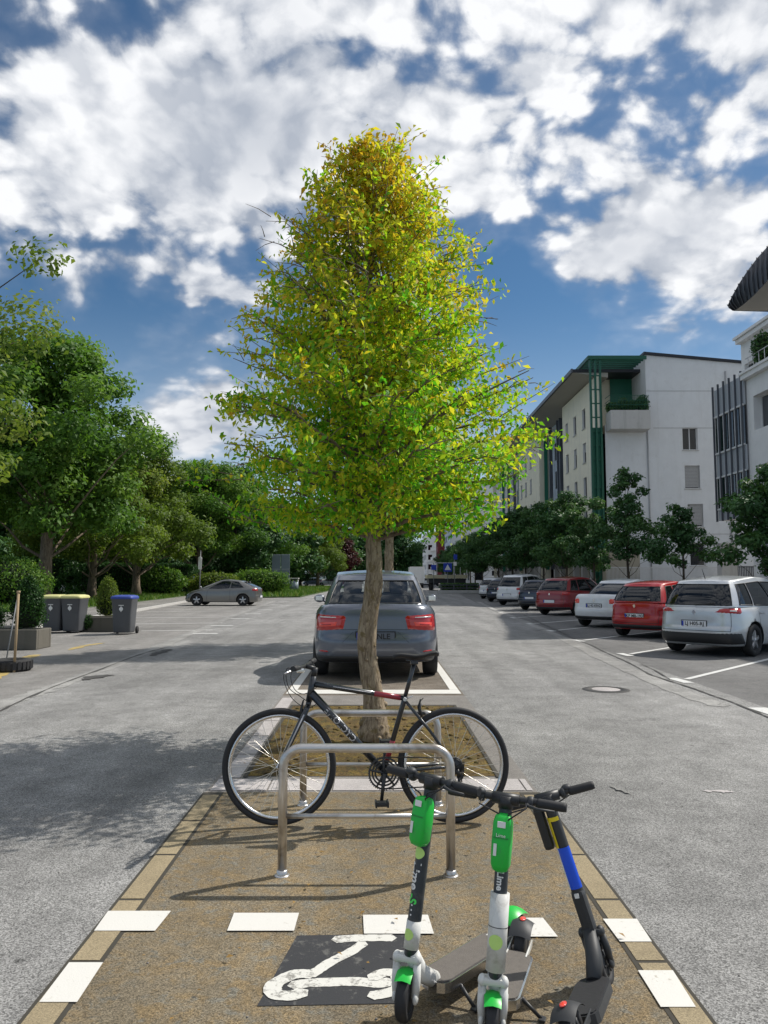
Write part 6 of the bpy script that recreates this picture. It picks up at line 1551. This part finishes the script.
# ================================================================ world: sky with clouds
SUN_EL, SUN_AZ = R(47), math.atan2(.88, .475)     # azimuth from +Y towards +X
w = bpy.data.worlds.new('World'); scene.world = w; w.use_nodes = True; w.node_tree.nodes.clear(); t = NT(w.node_tree)
out = t.n('ShaderNodeOutputWorld'); bgd = t.n('ShaderNodeBackground'); t.set(out.inputs[0], bgd)
sky = t.n('ShaderNodeTexSky'); sky.sky_type = 'NISHITA'; sky.sun_disc = False; sky.sun_elevation = SUN_EL; sky.sun_rotation = SUN_AZ
sky.altitude = 300; sky.air_density = 1.0; sky.dust_density = .25; sky.ozone_density = 2.6
tc = t.n('ShaderNodeTexCoord').outputs['Generated']
sp = t.n('ShaderNodeSeparateXYZ'); t.set(sp.inputs[0], tc); X, Y, Z = sp.outputs
az = t.m('ARCTAN2', X, Y); el = t.m('ARCSINE', Z)
def blob(px, py, rx, ry, amp):
    x, y, z = ray(px, py); a0 = math.atan2(x, y); e0 = math.asin(z/math.sqrt(x*x+y*y+z*z))
    a1 = math.atan2(ray(px+rx, py)[0], ray(px+rx, py)[1]); sx = abs(a1-a0); x2, y2, z2 = ray(px, py-ry); sy = abs(math.asin(z2/math.sqrt(x2*x2+y2*y2+z2*z2))-e0)
    da = t.m('MULTIPLY', t.m('SUBTRACT', azw, a0), 1/sx); de = t.m('MULTIPLY', t.m('SUBTRACT', elw, e0), 1/sy)
    r2 = t.m('ADD', t.m('MULTIPLY', da, da), t.m('MULTIPLY', de, de))
    return t.m('MULTIPLY', t.m('EXPONENT', t.m('MULTIPLY', r2, -1.0)), amp)
# warp so that cloud outlines break up
wn = t.n('ShaderNodeTexNoise'); t.set(wn.inputs['Vector'], tc); wn.inputs['Scale'].default_value = 5; wn.inputs['Detail'].default_value = 5; wn.inputs['Roughness'].default_value = .55
ws = t.n('ShaderNodeSeparateColor'); t.set(ws.inputs[0], wn.outputs['Color'])
azw = t.m('ADD', az, t.m('MULTIPLY', t.m('SUBTRACT', ws.outputs[0], .5), .22)); elw = t.m('ADD', el, t.m('MULTIPLY', t.m('SUBTRACT', ws.outputs[1], .5), .20))
blobs = [(185, 120, 135, 85, .62), (60, 190, 120, 60, .48), (290, 120, 75, 90, .40), (250, 215, 60, 45, .2), (390, 60, 80, 70, .22), (520, 50, 90, 60, .18), (540, 140, 120, 80, .16), (500, 195, 90, 40, .22), (670, 235, 95, 50, .80), (590, 262, 42, 34, .55), (720, 300, 90, 40, .50),
         (650, 335, 70, 14, .40), (190, 298, 60, 14, .75), (185, 352, 62, 18, .75), (85, 272, 80, 18, .55), (205, 420, 80, 45, .85), (430, 520, 90, 40, .6), (265, 312, 60, 26, .42), (560, 400, 60, 20, .2),
         (130, 330, 150, 50, -.62), (60, 320, 90, 60, -.45), (440, 270, 110, 50, -.30), (530, 285, 48, 60, -.95), (560, 355, 100, 45, -.80), (700, 365, 60, 12, -.3), (18, 55, 50, 45, -.55), (120, 8, 70, 22, -.35), (225, 5, 30, 22, -.3), (365, 60, 16, 60, -.45), (640, 90, 70, 26, -.35), (690, 125, 50, 40, -.40), (600, 60, 60, 25, -.25), (440, 15, 30, 40, -.25), (548, 95, 40, 18, -.3), (745, 190, 30, 25, -.3)]
cov = None
for bl in blobs:
    v = blob(*bl); cov = v if cov is None else t.m('ADD', cov, v)
# cloud layer coordinates: a flat layer seen in perspective
zz_ = t.m('ADD', t.m('MAXIMUM', Z, 0.0), .38)
cv = t.n('ShaderNodeCombineXYZ'); t.set(cv.inputs[0], t.m('DIVIDE', X, zz_)); t.set(cv.inputs[1], t.m('DIVIDE', Y, zz_)); cv.inputs[2].default_value = 3.7
wv = t.n('ShaderNodeTexNoise'); t.set(wv.inputs['Vector'], cv.outputs[0]); wv.inputs['Scale'].default_value = 3.0; wv.inputs['Detail'].default_value = 4
va = t.n('ShaderNodeVectorMath'); va.operation = 'MULTIPLY_ADD'; t.set(va.inputs[0], wv.outputs['Color']); va.inputs[1].default_value = (.12, .12, .12); t.set(va.inputs[2], cv.outputs[0]); cw = va.outputs[0]
def n2(vec, sc, det, ro):
    nd = t.n('ShaderNodeTexNoise'); nd.noise_dimensions = '2D'; t.set(nd.inputs['Vector'], vec); nd.inputs['Scale'].default_value = sc; nd.inputs['Detail'].default_value = det; nd.inputs['Roughness'].default_value = ro; return nd.outputs['Fac']
def v2_(vec, sc, sm=True):
    vo = t.n('ShaderNodeTexVoronoi'); vo.voronoi_dimensions = '2D'; vo.feature = 'SMOOTH_F1'; vo.inputs['Smoothness'].default_value = .35
    t.set(vo.inputs['Vector'], vec); vo.inputs['Scale'].default_value = sc; return t.m('SUBTRACT', .5, vo.outputs['Distance'])
def dens(vec):
    f1 = n2(vec, 5.2, 9, .6)
    puff = t.m('ADD', t.m('ADD', t.m('MULTIPLY', v2_(vec, 9.5), 1.0), t.m('MULTIPLY', v2_(vec, 21.0), .55)), t.m('MULTIPLY', v2_(vec, 46.0), .28))
    return t.m('ADD', t.m('MULTIPLY', t.m('SUBTRACT', f1, .5), 2.2), puff)
d0 = dens(cw)
off = t.n('ShaderNodeVectorMath'); off.operation = 'ADD'; t.set(off.inputs[0], cw); off.inputs[1].default_value = (.035, .030, .0); d1 = dens(off.outputs[0])
low = t.rng(Z, .16, .50, .30, 1.0, True)       # puffs flatten out towards the horizon
dn = t.m('ADD', t.m('MULTIPLY', d0, low), t.m('ADD', cov, t.rng(Z, .20, .50, -.42, .10, True)))
alpha = t.m('ADD', t.rng(dn, -.17, .42, 0, .96, True), t.m('MULTIPLY', t.rng(dn, -.9, .1, 0, 1, True), .14), clamp=True)
alpha = t.m('MULTIPLY', alpha, t.rng(Z, -.02, .05, 0, 1))
shade = t.rng(t.m('SUBTRACT', d0, d1), -.42, .46, 0, 1)
core = t.rng(cov, .35, .95, 1.0, 0.0, True)
lit = t.m('ADD', t.m('MULTIPLY', shade, t.m('ADD', .25, t.m('MULTIPLY', core, .45))), t.rng(n2(cw, 2.6, 5, .5), .30, .66, .58, .10))
lit = t.m('ADD', lit, t.rng(dn, .0, .6, -.34, .04), clamp=True)
cc = t.mix(lit, (3.1, 3.55, 4.35, 1), (8.6, 8.7, 8.9, 1))
skyc = t.mix(1.0, sky.outputs[0], (.44, .62, .70, 1), 'MULTIPLY')
haze_ = t.rng(Z, 0, .36, .6, 0, True); skyc = t.mix(haze_, skyc, (5.6, 6.6, 7.8, 1))
t.set(bgd.inputs[0], t.mix(alpha, skyc, cc)); bgd.inputs[1].default_value = .104
w.cycles.sampling_method = 'MANUAL'; w.cycles.sample_map_resolution = 512

sun = bpy.data.lights.new('Sun', 'SUN'); sun.energy = 4.2; sun.angle = R(.55); sun.color = (1.0, .95, .87)
so = bpy.data.objects.new('Sun', sun); col.objects.link(so)
sd = Vector((math.sin(SUN_AZ)*math.cos(SUN_EL), math.cos(SUN_AZ)*math.cos(SUN_EL), math.sin(SUN_EL))); so.rotation_euler = sd.to_track_quat('Z', 'Y').to_euler(); so.location = (20, 20, 40)
cam = bpy.data.cameras.new('Camera'); cam.sensor_fit = 'VERTICAL'; cam.sensor_height = 24; cam.lens = FPX/1024*24; cam.clip_end = 6000; cam.clip_start = .05
co = bpy.data.objects.new('Camera', cam); col.objects.link(co); co.location = (0, 0, CAMH); co.rotation_euler = (R(90)+PITCH, 0, 0); scene.camera = co
vs = scene.view_settings; vs.view_transform = 'Standard'; vs.look = 'None'; vs.gamma = 1; vs.use_curve_mapping = False; vs.exposure = 0.14
scene.render.resolution_x = 768; scene.render.resolution_y = 1024
scene.cycles.max_bounces = 5; scene.cycles.diffuse_bounces = 3; scene.cycles.glossy_bounces = 3; scene.cycles.transparent_max_bounces = 16
